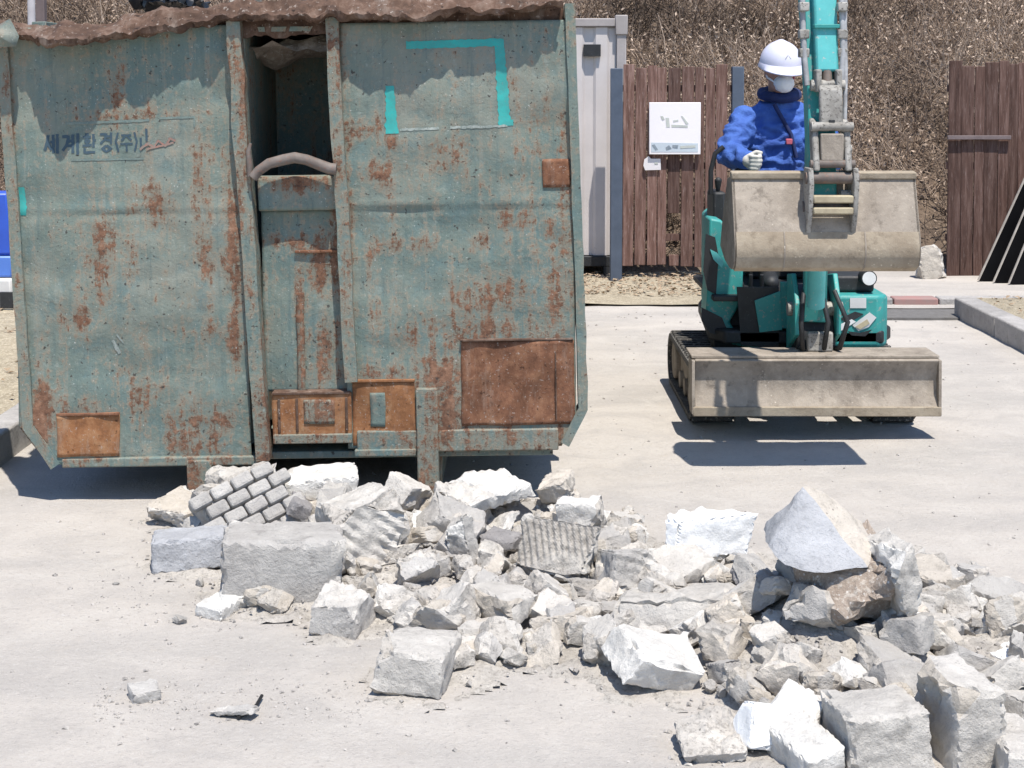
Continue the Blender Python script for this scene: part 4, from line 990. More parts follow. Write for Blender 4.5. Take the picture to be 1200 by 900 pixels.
# control console and levers at the operator's left hand side of the picture
for px0, py0, px1, py1, y, nm in ((836, 225, 850, 330, 8.40, 'console'), (838, 330, 872, 410, 8.2, 'console_base')):
    a, b = W(px0, py0, y), W(px1, py1, y)
    E().box(a.x, b.x, y, y + 0.28, b.z, a.z).build(nm, m_black, exc, bevel=0.015)
P = [W(a, b, 8.45) for a, b in ((833, 228), (833, 200), (838, 180), (848, 172))]
E().tube([tuple(v) for v in P], 0.014, 10).build('grab_rail', m_black, exc, ang=60)
for px, py in ((842, 212), (849, 232)):
    v = W(px, py, 8.42); E().capsule((v.x, 8.44, v.z - 0.05), (v.x, 8.43, v.z), 0.012, 0.02).build('lever_knob', m_black, exc, ang=60)
v = W(882, 207, 8.42); lev = E().tube([(v.x, 8.46, 0.66), (v.x, 8.44, v.z - 0.06), (v.x, 8.42, v.z)], 0.012, 10).build('control_lever', m_black, exc, ang=60)
v2 = W(945, 205, 8.42); E().tube([(v2.x, 8.46, 0.66), (v2.x, 8.44, v2.z - 0.06), (v2.x, 8.42, v2.z)], 0.012, 10).build('control_lever', m_black, exc, ang=60)
for px in (880, 893):
    a = W(px, 322, 8.12); E().tube([(a.x, 8.14, 0.65), (a.x, 8.12, a.z)], 0.011, 8).build('travel_lever', m_black, exc)
# seat
E().box(1.32, 1.78, 8.72, 9.12, 0.98, 1.08).build('seat_cushion', m_black, exc, bevel=0.03)
E().box(1.33, 1.77, 9.10, 9.20, 1.02, 1.52).build('seat_back', m_black, exc, bevel=0.03)
E().box(1.36, 1.74, 8.75, 8.96, 0.65, 0.98).build('seat_base', m_black, exc, bevel=0.02)
# swing bracket and boom
bx = 1.545
E().prism_x([(8.05, .40), (8.05, .72), (7.92, .72), (7.78, .60), (7.74, .50), (7.74, .36), (7.92, .34)], bx - 0.10, bx + 0.10).build('swing_bracket', m_black, exc, bevel=0.015)
for s_ in (-1, 1):
    E().prism_x([(7.94, .38), (7.94, .78), (7.80, .80), (7.70, .66), (7.70, .50)], bx + s_ * 0.105 - 0.012, bx + s_ * 0.105 + 0.012).build('bracket_cheek', m_teal, exc, bevel=0.005)
E().tube([(bx - 0.14, 7.79, 0.62), (bx + 0.14, 7.79, 0.62)], 0.036, 18).build('boom_foot_pin', m_steel, exc)
E().box(bx - 0.06, bx + 0.07, 7.66, 7.70, 0.42, 0.52).build('bracket_block', m_steel, exc, bevel=0.01)
for dx in (-0.07, 0.02, 0.085): E().tube([(bx + dx, 7.72, 0.72), (bx + dx * 1.5, 7.60, 0.58), (bx + dx * 1.2, 7.66, 0.44), (bx + dx, 7.9, 0.40)], 0.013, 8).build('hydraulic_hose', m_black, exc, ang=60)
SW = Matrix.Translation((bx, 7.80, 0)) @ Matrix.Rotation(R(-9), 4, 'Z') @ Matrix.Translation((-bx, -7.80, 0))
def swung(mbk): mbk.v = [SW @ v for v in mbk.v]; return mbk
boom = swung(E().prism_x([(7.84, .56), (7.72, .56), (7.60, 1.10), (7.44, 1.62), (7.28, 2.10), (7.10, 2.62), (7.20, 2.70), (7.34, 2.62), (7.56, 2.10), (7.74, 1.62), (7.84, 1.10)], bx - 0.058, bx + 0.058)).build('boom', m_teal, exc, bevel=0.008)
swung(E().tube([(bx, 7.62, 0.66), (bx, 7.36, 1.30)], 0.045, 18)).build('boom_cylinder', m_teal_lit, boom)
swung(E().tube([(bx, 7.36, 1.30), (bx, 7.22, 1.95)], 0.024, 14)).build('boom_cylinder_rod', m_steel, boom)
# dipper arm
DX0, DX1 = 1.312, 1.432; dc = 1.395
arm = E().prism_x([(7.42, 2.72), (7.18, 2.80), (7.02, 2.62), (6.80, 1.60), (6.74, 1.20), (6.77, 1.16), (6.81, 1.20), (6.93, 1.70), (7.18, 2.45)], DX0, DX1).build('dipper_arm', m_teal, exc, bevel=0.006)
gt, gb = W(965, -60, 6.84).z, W(965, 84, 6.84).z
cyl = E().prism_x([(7.02, gt), (6.91, gt), (6.80, gb), (6.86, gb)], dc - 0.052, dc + 0.052).build('bucket_cylinder', m_teal_lit, arm, bevel=0.012)
z_ = W(965, 30, 6.84).z; E().box(dc - 0.056, dc + 0.056, 6.82, 6.88, z_ - 0.012, z_ + 0.006).build('cylinder_collar', m_teal, cyl, bevel=0.003)
zc0, zc1 = W(965, 84, 6.80).z, W(965, 108, 6.80).z
for s_ in (-1, 1): E().box(dc + s_ * 0.045 - 0.012, dc + s_ * 0.045 + 0.012, 6.76, 6.85, zc1, zc0 + 0.01).build('clevis', m_steel, cyl, bevel=0.006)
E().tube([(dc - 0.075, 6.80, zc1 + 0.03), (dc + 0.075, 6.80, zc1 + 0.03)], 0.025, 16).build('clevis_pin', m_steel, cyl)
E().tube([(dc, 6.82, zc0), (dc, 6.79, zc1)], 0.022, 14).build('cylinder_rod', m_bar, cyl)
lz0, lz1 = W(970, 99, 6.76).z, W(970, 148, 6.76).z
lk = E().prism_x([(6.765, lz0), (6.73, lz0 - 0.02), (6.705, lz1), (6.745, lz1)], dc - 0.048, dc + 0.052).build('bucket_link', m_steel, exc, bevel=0.008)
E().box(dc - 0.012, dc + 0.014, 6.70, 6.715, lz1 - 0.02, lz1 + 0.03).build('link_notch', m_black, lk, bevel=0.002)
mz0, mz1 = W(965, 138, 6.74).z, W(965, 200, 6.70).z
for s_, w0 in ((-1, 0.030), (1, 0.030)):
    E().prism_x([(6.79, mz0), (6.72, mz0 - 0.03), (6.66, mz1), (6.74, mz1)], dc + s_ * 0.07 - w0 / 2, dc + s_ * 0.07 + w0 / 2).build('link_side_bar', m_steel, exc, bevel=0.008)
E().tube([(dc - 0.088, 6.71, lz1 + 0.0), (dc + 0.095, 6.71, lz1 + 0.0)], 0.020, 16).build('link_pin', m_steel, exc)
E().box(dc - 0.05, dc + 0.05, 6.68, 6.72, mz1 + 0.04, lz1 - 0.03).build('link_web', m_dust, exc, bevel=0.006)
E().tube([(dc - 0.095, 6.69, mz1 + 0.03), (dc + 0.10, 6.69, mz1 + 0.03)], 0.018, 16).build('link_pin', m_bar, exc)
for pts, r_ in (([(940, -20), (941, 30), (943, 70), (946, 100)], 0.013), ([(986, -20), (987, 25), (988, 60), (986, 92), (980, 110)], 0.013), ([(991, -20), (990, 30), (991, 80), (990, 140), (992, 190)], 0.010)):
    E().tube([tuple(W(a, b, 6.85 - 0.0005 * b)) for a, b in pts], r_, 10).build('hydraulic_hose', m_hose, arm, ang=60)
for py in (8, 40, 62):
    for px in (942, 987): v = W(px, py, 6.83); E().box(v.x - 0.022, v.x + 0.022, 6.81, 6.86, v.z - 0.02, v.z + 0.02).build('hose_clamp', m_steel, arm, bevel=0.005)
for px, py in ((988, 150), (991, 175), (989, 205), (990, 228)): 
    v = W(px, py, 6.72); E().tube([(v.x - 0.02, 6.72, v.z), (v.x + 0.025, 6.72, v.z)], 0.02, 10).build('grease_fitting', m_steel, arm)
# bucket
kx0, kx1 = W(860, 260, 6.74).x, W(1075, 260, 6.74).x
bt, bb = 1.362, 0.945
skin = [(6.80, bt), (6.745, 1.225), (6.705, 1.125), (6.685, 1.06), (6.685, 1.01), (6.71, 0.965), (6.76, bb), (6.84, 0.942), (7.00, 0.962), (7.15, 1.01)]
inner = [(y + dy, z + dz) for (y, z), (dy, dz) in zip(skin, [(.016, -.004), (.016, -.008), (.016, -.005), (.016, 0), (.015, .006), (.012, .012), (.004, .016), (0, .016), (-.004, .015), (-.006, .013)])]
bk = E()
n = len(skin); vv = [(x, y, z) for x in (kx0, kx1) for P_ in (skin, inner) for y, z in P_]; ff = []
for i in range(n - 1):
    ff += [(i, 2 * n + i, 2 * n + i + 1, i + 1), (n + i, n + i + 1, 3 * n + i + 1, 3 * n + i), (i, i + 1, n + i + 1, n + i), (2 * n + i, 3 * n + i, 3 * n + i + 1, 2 * n + i + 1)]
ff += [(0, n, 3 * n, 2 * n), (n - 1, 3 * n - 1, 4 * n - 1, 2 * n - 1)]
bk.add(vv, ff)
bucket = bk.build('bucket', m_dust, exc, ang=28)
bm = bmesh.new(); bm.from_mesh(bucket.data); bmesh.ops.recalc_face_normals(bm, faces=bm.faces); bm.to_mesh(bucket.data); bm.free()
for x in (kx0 - 0.004, kx1 - 0.012):
    E().prism_x([(y, z) for y, z in skin] + [(7.06, 1.18), (6.93, 1.34)], x, x + 0.016).build('side_plate', m_dust, bucket, bevel=0.003)
E().prism_x([(6.782, bt - 0.018), (6.778, bt + 0.012), (6.835, bt + 0.018), (6.835, bt - 0.012)], kx0 - 0.006, kx1 + 0.006).build('top_lip', m_dust2, bucket, bevel=0.005)
wear = [(6.700, 1.118), (6.677, 1.06), (6.677, 1.008), (6.704, 0.960), (6.757, 0.938), (6.757, 0.944), (6.712, 0.967), (6.688, 1.01), (6.688, 1.06), (6.708, 1.118)]
E().prism_x(wear, kx0 + 0.004, kx1 - 0.004).build('wear_plate', m_dust2, bucket)
for px in (920, 1015): 
    v = W(px, 300, 6.67); E().prism_x([(y - 0.003, z) for y, z in wear[:5]] + [(y + 0.003, z) for y, z in wear[:5]][::-1], v.x - 0.003, v.x + 0.003).build('weld_seam', m_dust, bucket)
ear = [(6.80, 1.33), (6.76, 1.40), (6.66, 1.40), (6.635, 1.33), (6.66, 1.20), (6.705, 1.10), (6.76, 1.15)]
for x in (dc - 0.108, dc + 0.088): E().prism_x(ear, x, x + 0.022).build('ear', m_steel, bucket, bevel=0.004)
for py0, py1, m_ in ((229, 238, m_yellow), (243, 251, m_yellow)):
    a, b = W(965, py0, 6.66), W(965, py1, 6.66)
    E().box(dc - 0.086, dc + 0.088, 6.645, 6.69, b.z, a.z).build('ear_crossbar', m_, bucket, bevel=0.006)
E().tube([(dc - 0.115, 6.76, 1.22), (dc + 0.118, 6.76, 1.22)], 0.03, 16).build('bucket_pin', m_bar, bucket)
E().tube([(dc - 0.115, 6.69, 1.355), (dc + 0.118, 6.69, 1.355)], 0.026, 16).build('bucket_pin', m_bar, bucket)

# ------------------------------------------------------------------ operator
OP = Vector((1.55, 8.95, 1.08))
op = empty('person', OP); tag(op, 'person in blue jacket, white helmet and dust mask seated at the excavator levers', 'person')
def Pm(): return MB(OP)
hc = W(914, 84, 8.86); HR = Euler((R(12), 0, R(10)))       # head centre, looking down and a little to the picture's right
HM = Matrix.Translation(hc) @ HR.to_matrix().to_4x4()
def hp(x, y, z): return HM @ Vector((x, y, z))
sh_l, sh_r = Vector((1.355, 8.93, 1.555)), Vector((1.745, 8.93, 1.555))
el_l, el_r = Vector((1.235, 8.78, 1.37)), Vector((1.86, 8.78, 1.36))
hd_l = W(880, 190, 8.46); hd_r = Vector((1.70, 8.46, 1.33))
b = Pm()
b.ellipsoid(hp(0, 0, 0.01), (0.078, 0.098, 0.118), HR); b.ellipsoid(hp(0, -0.03, -0.07), (0.058, 0.062, 0.055), HR)     # skull, jaw
b.capsule(hp(0, -0.095, 0.0), hp(0, -0.112, -0.035), 0.010, 0.016)                                                     # nose
for s_ in (-1, 1): b.ellipsoid(hp(s_ * 0.080, 0.005, -0.01), (0.012, 0.022, 0.034), HR)                              # ears
b.capsule(hp(-0.02, -0.085, -0.068), hp(0.02, -0.085, -0.068), 0.009, 0.009)                                           # mouth
b.capsule(hp(0, 0.02, -0.06), (1.55, 8.95, 1.58), 0.056, 0.062)                                                        # neck
b.capsule((1.55, 8.96, 1.50), (1.55, 8.98, 1.20), 0.13, 0.13)
for a, e, h in ((sh_l, el_l, hd_l), (sh_r, el_r, hd_r)):
    b.capsule((1.55, 8.95, 1.56), a, 0.09, 0.062); b.capsule(a, e, 0.055, 0.043); b.capsule(e, h + (e - h).normalized() * 0.05, 0.042, 0.030)
for s_ in (-1, 1):
    hip, kn, an, toe = Vector((1.55 + s_ * 0.10, 8.96, 1.17)), Vector((1.55 + s_ * 0.14, 8.52, 1.16)), Vector((1.55 + s_ * 0.14, 8.40, 0.76)), Vector((1.55 + s_ * 0.15, 8.24, 0.70))
    b.capsule(hip, kn, 0.085, 0.062); b.capsule(kn, an, 0.050, 0.040)
blob('body', b, 0.011, m_skin, op, 4)
j = Pm()      # jacket: torso and sleeves, loose folds
j.capsule((1.55, 8.96, 1.50), (1.55, 8.97, 1.22), 0.15, 0.16); j.ellipsoid((1.55, 8.95, 1.42), (0.195, 0.14, 0.20))
j.capsule((1.42, 8.945, 1.55), (1.55, 8.94, 1.60), 0.085, 0.095); j.capsule((1.68, 8.945, 1.55), (1.55, 8.94, 1.60), 0.085, 0.095)
for a, e, h in ((sh_l, el_l, hd_l), (sh_r, el_r, hd_r)):
    wst = h + (e - h).normalized() * 0.085
    j.capsule(a + Vector((0, 0, -0.01)), e, 0.082, 0.066); j.capsule(e, wst, 0.066, 0.046)
jk = blob('jacket', j, 0.012, m_jacket, op, 3, fold=0.020, fscale=11)
cl = Pm()
for i in range(13):
    a = 2 * math.pi * i / 12
    cl.capsule((1.55 + 0.10 * math.cos(a), 8.92 + 0.10 * math.sin(a), 1.706 + 0.02 * math.sin(a)), (1.55 + 0.10 * math.cos(a + 0.52), 8.92 + 0.10 * math.sin(a + 0.52), 1.706 + 0.02 * math.sin(a + .52)), 0.030, 0.030, 10, 3)
blob('collar', cl, 0.010, m_collar, jk, 3, fold=0.005)
zp = [W(a_, b_, 8.775) for a_, b_ in ((908, 122), (918, 140), (928, 158), (934, 185))]
Pm().tube([(v.x, 8.80 + 0.0 * i, v.z) for i, v in enumerate(zp)], 0.012, 8).build('zip_flap', m_collar, jk, ang=60)
v = W(925, 166, 8.775); Pm().box(v.x - 0.018, v.x + 0.018, 8.772, 8.80, v.z - 0.016, v.z + 0.016).build('badge', m_pink, jk, bevel=0.004)
t = Pm()
for s_ in (-1, 1):
    hip, kn, an = Vector((1.55 + s_ * 0.10, 8.96, 1.17)), Vector((1.55 + s_ * 0.14, 8.52, 1.16)), Vector((1.55 + s_ * 0.14, 8.40, 0.80))
    t.capsule(hip, kn, 0.098, 0.078); t.capsule(kn, an, 0.074, 0.060)
t.capsule((1.45, 8.97, 1.18), (1.65, 8.97, 1.18), 0.10, 0.10)
blob('trousers', t, 0.012, m_trouser, op, 3, fold=0.006)
for s_ in (-1, 1):
    bo = Pm(); bo.capsule((1.55 + s_ * 0.14, 8.40, 0.80), (1.55 + s_ * 0.14, 8.40, 0.715), 0.055, 0.058); bo.capsule((1.55 + s_ * 0.14, 8.40, 0.70), (1.55 + s_ * 0.155, 8.22, 0.695), 0.052, 0.044)
    blob('boot', bo, 0.012, m_black, op, 3)
def hand(h, e, side):
    """gloved hand closed round the lever: palm, four unequal fingers, thumb from the side of the palm"""
    g = Pm(); d = (h - e).normalized(); up = Vector((0, 0, 1)); up = (up - d * up.dot(d)).normalized(); sd = d.cross(up) * side
    wst = h - d * 0.075
    g.capsule(wst, h - d * 0.03, 0.034, 0.036)
    for i, (o_, ln) in enumerate(((0.033, .92), (0.011, 1.0), (-0.011, .95), (-0.033, .78))):
        g.capsule(h - d * 0.035 + up * o_ * .8, h + d * 0.012 + up * o_, 0.015, 0.0135)
        k0 = h + d * 0.014 + up * o_; k1 = k0 + (d * 0.55 - sd * 0.75) * 0.036 * ln; k2 = k1 + (-d * 0.45 - sd * 0.8) * 0.030 * ln; k3 = k2 + (-d * 0.9 + sd * 0.2) * 0.022 * ln
        g.capsule(k0, k1, 0.0125, 0.0115, 10, 4); g.capsule(k1, k2, 0.0115, 0.0105, 10, 4); g.capsule(k2, k3, 0.0105, 0.009, 10, 4)
    t0_ = h - d * 0.04 + up * 0.030 - sd * 0.012; t1_ = t0_ + up * 0.022 - sd * 0.026 + d * 0.018; t2_ = t1_ - sd * 0.018 + d * 0.026 
    g.capsule(t0_, t1_, 0.016, 0.013, 10, 4); g.capsule(t1_, t2_, 0.013, 0.011, 10, 4)
    return blob('glove', g, 0.0055, m_glove, op, 2)
hand(hd_l, el_l, 1); hand(hd_r, el_r, -1)
# helmet: dome, ridge, brim, strap
hm = Pm(); seg, ring = 32, 12; vv, ff = [], []
for i in range(ring + 1):
    a = (math.pi / 2) * i / ring
    for k in range(seg):
        c_ = 2 * math.pi * k / seg
        vv.append(hp(0.118 * math.cos(a) * math.cos(c_), 0.138 * math.cos(a) * math.sin(c_) , 0.052 + (0.128 + 0.008 * math.exp(-(math.cos(a) * math.cos(c_) * 6) ** 2)) * math.sin(a)))
for i in range(ring):
    for k in range(seg): ff.append((i * seg + k, i * seg + (k + 1) % seg, (i + 1) * seg + (k + 1) % seg, (i + 1) * seg + k))
hm.add(vv, ff)
vv, ff = [], []
for k in range(seg):
    c_ = 2 * math.pi * k / seg; fr = max(0, -math.sin(c_)); e_ = 0.012 + 0.045 * fr ** 1.5
    vv += [hp(0.117 * math.cos(c_), 0.137 * math.sin(c_), 0.055), hp((0.118 + e_ * .7) * math.cos(c_), (0.138 + e_) * math.sin(c_), 0.030 - 0.012 * fr), hp((0.116 + e_ * .7) * math.cos(c_), (0.136 + e_) * math.sin(c_), 0.024 - 0.012 * fr), hp(0.108 * math.cos(c_), 0.128 * math.sin(c_), 0.040)]
for k in range(seg):
    k2 = (k + 1) % seg
    for i in range(3): ff.append((k * 4 + i, k * 4 + i + 1, k2 * 4 + i + 1, k2 * 4 + i))
hm.add(vv, ff)
hel = hm.build('helmet', m_helmet, op, ang=50)
bm = bmesh.new(); bm.from_mesh(hel.data); bmesh.ops.recalc_face_normals(bm, faces=bm.faces); bm.to_mesh(hel.data); bm.free()
em = Pm()
for a0_, b0_, a1_, b1_ in ((-0.020, 0.098, -0.004, 0.118), (-0.004, 0.118, 0.012, 0.100)):
    def sp(x, z):
        q = 1 - (x / 0.118) ** 2 - ((z - 0.045) / 0.133) ** 2; return hp(x, -0.138 * math.sqrt(max(q, 0)) - 0.002, z)
    em.tube([sp(a0_, b0_), sp((a0_ + a1_) / 2, (b0_ + b1_) / 2), sp(a1_, b1_)], 0.003, 6)
em.build('emblem', m_hose, hel)
# mask with straps
mk = Pm(); mk.ellipsoid(hp(0, -0.082, -0.052), (0.060, 0.055, 0.052), HR); mk.ellipsoid(hp(0, -0.098, -0.034), (0.026, 0.032, 0.034), HR)
blob('dust_mask', mk, 0.008, m_mask, op, 4, fold=0.003, fscale=20)
for s_ in (-1, 1): Pm().tube([hp(s_ * 0.055, -0.075, -0.045), hp(s_ * 0.080, -0.02, -0.03), hp(s_ * 0.084, 0.03, 0.02)], 0.006, 8).build('mask_strap', m_pink if s_ > 0 else m_mask, op, ang=60)
for s_ in (-1, 1): Pm().ellipsoid(hp(s_ * 0.032, -0.088, 0.012), (0.012, 0.008, 0.007), HR).build('eye', m_black, op)

# ------------------------------------------------------------------ rubble: each larger piece
c, cb, gy, dk, wh, fo, tn, br, bw = m_conc, m_conc_b, m_grey, m_dark, m_white, m_foam, m_tan, m_brown, m_bluewhite
ST = [
 # label, bbox, Y, D, mats, seed, kwargs
 ('low tan and grey slab at the far left of the heap', (170, 573, 250, 622), None, .30, (tn, c), 1, dict(boxy=.5, tilt=8)),
 ('pale block with a flat bluish-white front face, lower left of the heap', (168, 612, 272, 674), None, .30, (bw, c), 12, dict(boxy=.9, tilt=7, cuts=2, yaw=10)),
 ('dark grey lump beside the paver slab', (332, 578, 368, 614), 5.75, .14, (dk, dk), 3, dict(cuts=6, tilt=40)),
 ('white-topped slab lying back against the shadow under the skip', (329, 546, 424, 590), 5.95, .30, (wh, c), 4, dict(boxy=.6, tilt=10)),
 ('small grey-faced wedge below the white-topped back slab', (370, 566, 412, 614), 5.72, .2, (gy, c), 5, dict(tilt=30)),
 ('long masonry block with bright top and grey front, left of the heap', (247, 610, 408, 716), None, .34, (gy, c), 86, dict(boxy=.9, tilt=7, cuts=3, yaw=8, rough=.03)),
 ('large pale chunk with ridged mortar marks, left of centre', (364, 560, 476, 690), 5.32, .42, (c, cb), 7, dict(tilt=25, ridge=(.035, .9, .005), L=.009)),
 ('small flat white tile lying in front of the masonry block', (227, 697, 282, 728), None, .16, (wh, gy), 8, dict(boxy=.9, tilt=5, cuts=2)),
 ('rough grey boulder at the front left of the heap', (362, 684, 442, 750), None, .26, (gy, c), 209, dict(cuts=5, tilt=12, boxy=.5)),
 ('rounded pale chunk below the right foot of the skip', (441, 547, 506, 610), 5.85, .26, (c, c), 10, dict(cuts=7, tilt=30)),
 ('wide white-topped slab at the back of the heap under the rust patch', (503, 552, 632, 606), 5.75, .36, (wh, c), 21, dict(boxy=.4, tilt=14, cuts=4)),
 ('gravelly crumbling lump at the back right end of the left pile', (625, 552, 674, 598), 5.9, .22, (tn, cb), 12, dict(cuts=7, rough=.09)),
 ('grey slab leaning in the middle of the left pile', (482, 575, 570, 655), 5.55, .22, (gy, c), 13, dict(boxy=.5, tilt=34, cuts=3)),
 ('upright shard with a white painted tip in mid heap', (522, 598, 568, 680), 5.40, .10, (gy, wh), 14, dict(tilt=30, cuts=3)),
 ('thin dark grey piece wedged behind the comb-scored block', (560, 618, 614, 650), 5.5, .14, (dk, gy), 15, dict(tilt=25)),
 ('small round tan stone beside the dark hollow', (492, 640, 527, 678), 5.36, .12, (tn, cb), 16, dict(cuts=8, tilt=40)),
 ('grey block scored with fine comb lines, centre of the heap', (600, 592, 704, 706), 5.18, .34, (cb, c), 17, dict(tilt=22, cuts=4, ridge=(.022, .12, .005), L=.0055)),
 ('flat slab below the dark hollow in the left pile', (438, 680, 548, 714), 5.22, .24, (c, gy), 18, dict(boxy=.7, tilt=10)),
 ('little pure white block near the flat slab', (468, 708, 500, 738), 5.1, .12, (fo, fo), 19, dict(boxy=.85, tilt=15, cuts=2)),
 ('grey wedge below the white-tipped shard', (535, 666, 584, 718), 5.12, .18, (gy, c), 20, dict(tilt=30)),
 ('narrow grey slab standing on edge in front of the heap centre', (561, 670, 610, 732), 5.02, .14, (gy, c), 33, dict(boxy=.6, tilt=30, cuts=3)),
 ('grey upright block under the comb-scored block', (602, 678, 650, 736), 4.98, .18, (c, gy), 22, dict(boxy=.7, tilt=20, cuts=3)),
 ('cream-topped slab tipping forward, front centre of the heap', (616, 702, 704, 766), None, .24, (tn, c), 23, dict(boxy=.6, tilt=24, cuts=3)),
 ('crumbled pale piece left of the standing slab', (498, 698, 562, 752), 4.98, .22, (c, cb), 24, dict(cuts=6, tilt=30, rough=.06)),
 ('squared grey block standing alone at the front of the left pile', (437, 734, 541, 822), None, .32, (c, cb), 25, dict(boxy=.85, tilt=6, cuts=3, yaw=-10)),
 ('pale broken lump right of the squared front block', (532, 726, 606, 780), None, .24, (c, tn), 26, dict(cuts=6, tilt=26, rough=.05)),
 ('white-topped rough piece behind the comb-scored block', (648, 572, 714, 638), 5.55, .26, (wh, cb), 27, dict(cuts=5, tilt=24)),
 ('rounded grooved lump between the two piles', (692, 630, 772, 710), 5.05, .26, (gy, c), 28, dict(cuts=8, tilt=30, ridge=(.03, 1.2, .0025), L=.008)),
 ('tilted pale slab with tan edge in the right pile', (750, 632, 848, 694), 5.05, .30, (c, tn), 29, dict(boxy=.6, tilt=22, cuts=3)),
 ('bright white broken board at the back of the right pile', (776, 595, 892, 658), 5.25, .12, (fo, fo), 30, dict(boxy=.2, tilt=26, cuts=5, rough=.05)),
 ('grey lump in the gap left of the big triangular boulder', (858, 646, 914, 710), 4.98, .2, (gy, dk), 31, dict(cuts=6, tilt=30)),
 ('largest flat pale slab tilted towards the viewer, right pile', (712, 668, 890, 774), 4.70, .44, (c, c), 132, dict(boxy=.6, tilt=20, cuts=3)),
 ('thick slab edge sticking up right of the largest flat slab', (824, 690, 886, 768), 4.66, .14, (tn, c), 33, dict(boxy=.6, tilt=28, cuts=3)),
 ('slab with a broken white edge at the front of the right pile', (699, 727, 830, 822), None, .30, (wh, c), 134, dict(boxy=.6, tilt=26, cuts=3)),
 ('slender shard standing left of the shaded hollow under the brown boulder', (866, 718, 895, 785), 4.60, .09, (tn, c), 35, dict(tilt=14, cuts=3)),
 ('wider shard standing at the left lip of the shaded hollow', (890, 712, 920, 785), 4.58, .10, (c, tn), 36, dict(tilt=18, cuts=4)),
 ('small grey cube below the shards', (826, 762, 873, 815), None, .16, (gy, c), 37, dict(boxy=.8, tilt=25, cuts=2)),
 ('small flat white-topped piece above the brilliant white lump', (852, 785, 915, 820), 4.36, .18, (wh, c), 38, dict(boxy=.6, tilt=14)),
 ('brilliant white plaster lump at the front of the right pile', (853, 810, 922, 892), None, .16, (fo, fo), 39, dict(boxy=.3, tilt=24, cuts=5, rough=.02)),
 ('speckled grey lump left of the brilliant white lump', (792, 836, 874, 898), None, .22, (gy, cb), 40, dict(cuts=7, tilt=22)),
 ('brown earthy boulder with pale right side, under the triangular one', (922, 618, 1080, 742), 4.42, .50, (br, br), 42, dict(cuts=6, tilt=22, rough=.07)),
 ('big triangular grey boulder on top of the right pile', (894, 560, 1034, 672), 4.47, .42, (bw, tn), 244, dict(cuts=0, tilt=0)),
 ('tan and grey chunk behind the brown boulder', (1064, 652, 1136, 708), 4.95, .26, (tn, gy), 43, dict(cuts=5, tilt=20)),
 ('squared chunk with a white top at the right side of the pile', (1083, 702, 1153, 760), 4.72, .24, (c, cb), 44, dict(boxy=.9, tilt=8, cuts=2, yaw=20)),
 ('rounded pale stone below the brown boulder', (966, 743, 1027, 794), 4.48, .2, (c, tn), 45, dict(cuts=7, tilt=26)),
 ('cream angular piece right of the rounded pale stone', (1020, 728, 1070, 790), 4.46, .18, (tn, c), 46, dict(cuts=4, tilt=28)),
 ('knobbly grey-white piece in front of the shaded hollow', (903, 765, 958, 806), 4.36, .18, (bw, c), 47, dict(cuts=6, tilt=26)),
 ('oblong pale brick lying across the front of the right pile', (925, 784, 985, 842), 4.22, .18, (c, gy), 48, dict(boxy=.85, tilt=24, cuts=2, yaw=35)),
 ('white-topped cube at the bottom edge of the picture', (903, 838, 995, 935), 3.76, .28, (wh, gy), 49, dict(boxy=.9, tilt=8, cuts=1, yaw=24)),
 ('large block with crumbling front at the bottom edge of the picture', (972, 806, 1094, 945), 3.80, .26, (c, cb), 150, dict(boxy=.85, tilt=4, cuts=3, rough=.06, yaw=8)),
 ('small oblong fragment below the white-topped squared chunk', (1072, 750, 1120, 784), 4.58, .14, (c, tn), 51, dict(boxy=.7, tilt=22)),
 ('broad pale mass of mortar at the lower right', (1084, 772, 1172, 945), 3.82, .30, (c, tn), 152, dict(cuts=4, tilt=7, rough=.06, boxy=.75, yaw=12)),
 ('bright white piece at the right edge of the picture', (1158, 752, 1215, 792), 4.46, .2, (fo, wh), 53, dict(boxy=.6, tilt=14)),
 ('pale block at the right edge under the bright white piece', (1162, 790, 1225, 858), 4.15, .26, (c, gy), 54, dict(boxy=.7, tilt=10)),
 ('grey block in the lower right corner of the picture', (1164, 838, 1230, 945), 3.72, .34, (c, gy), 55, dict(boxy=.8, tilt=8)),
 ('flat tan-grey piece on the large bottom block', (984, 773, 1052, 814), 4.28, .22, (c, tn), 56, dict(boxy=.6, tilt=16)),
 ('small blue-grey stone between cube and block at the bottom', (950, 836, 988, 874), 4.08, .14, (bw, c), 57, dict(tilt=24)),
 ('pale lump wedged between the broad mortar mass and the squared chunk', (1092, 744, 1168, 806), 4.42, .26, (cb, c), 171, dict(cuts=6, tilt=24, rough=.06)),
 ('grey-white lump above the large block at the bottom edge', (1040, 768, 1100, 828), 4.22, .24, (c, gy), 172, dict(cuts=5, tilt=20)),
 ('low pale slab between the brilliant white lump and the oblong brick', (900, 806, 960, 846), 4.16, .2, (c, cb), 173, dict(boxy=.6, tilt=14, cuts=3)),
 ('pale rough lump filling the middle of the left pile', (452, 596, 530, 668), 5.62, .26, (c, cb), 174, dict(cuts=6, tilt=22, rough=.06)),
 ('pale lump left of the largest flat slab', (660, 690, 722, 742), 4.9, .22, (c, gy), 175, dict(cuts=5, tilt=24)),
 ('small grey chip lying alone on the lot, lower left', (144, 799, 190, 826), None, .10, (gy, c), 58, dict(boxy=.7, tilt=10, cuts=3)),
]
for lab, bb_, Y_, D_, mt, sd, kw in ST:
    o = stone('concrete_chunk', lab, *bb_, Y=Y_, D=D_, mats=mt, seed=sd, **kw)
    if lab.startswith('big triangular'):
        bpy.data.meshes.remove(o.data) if False else None
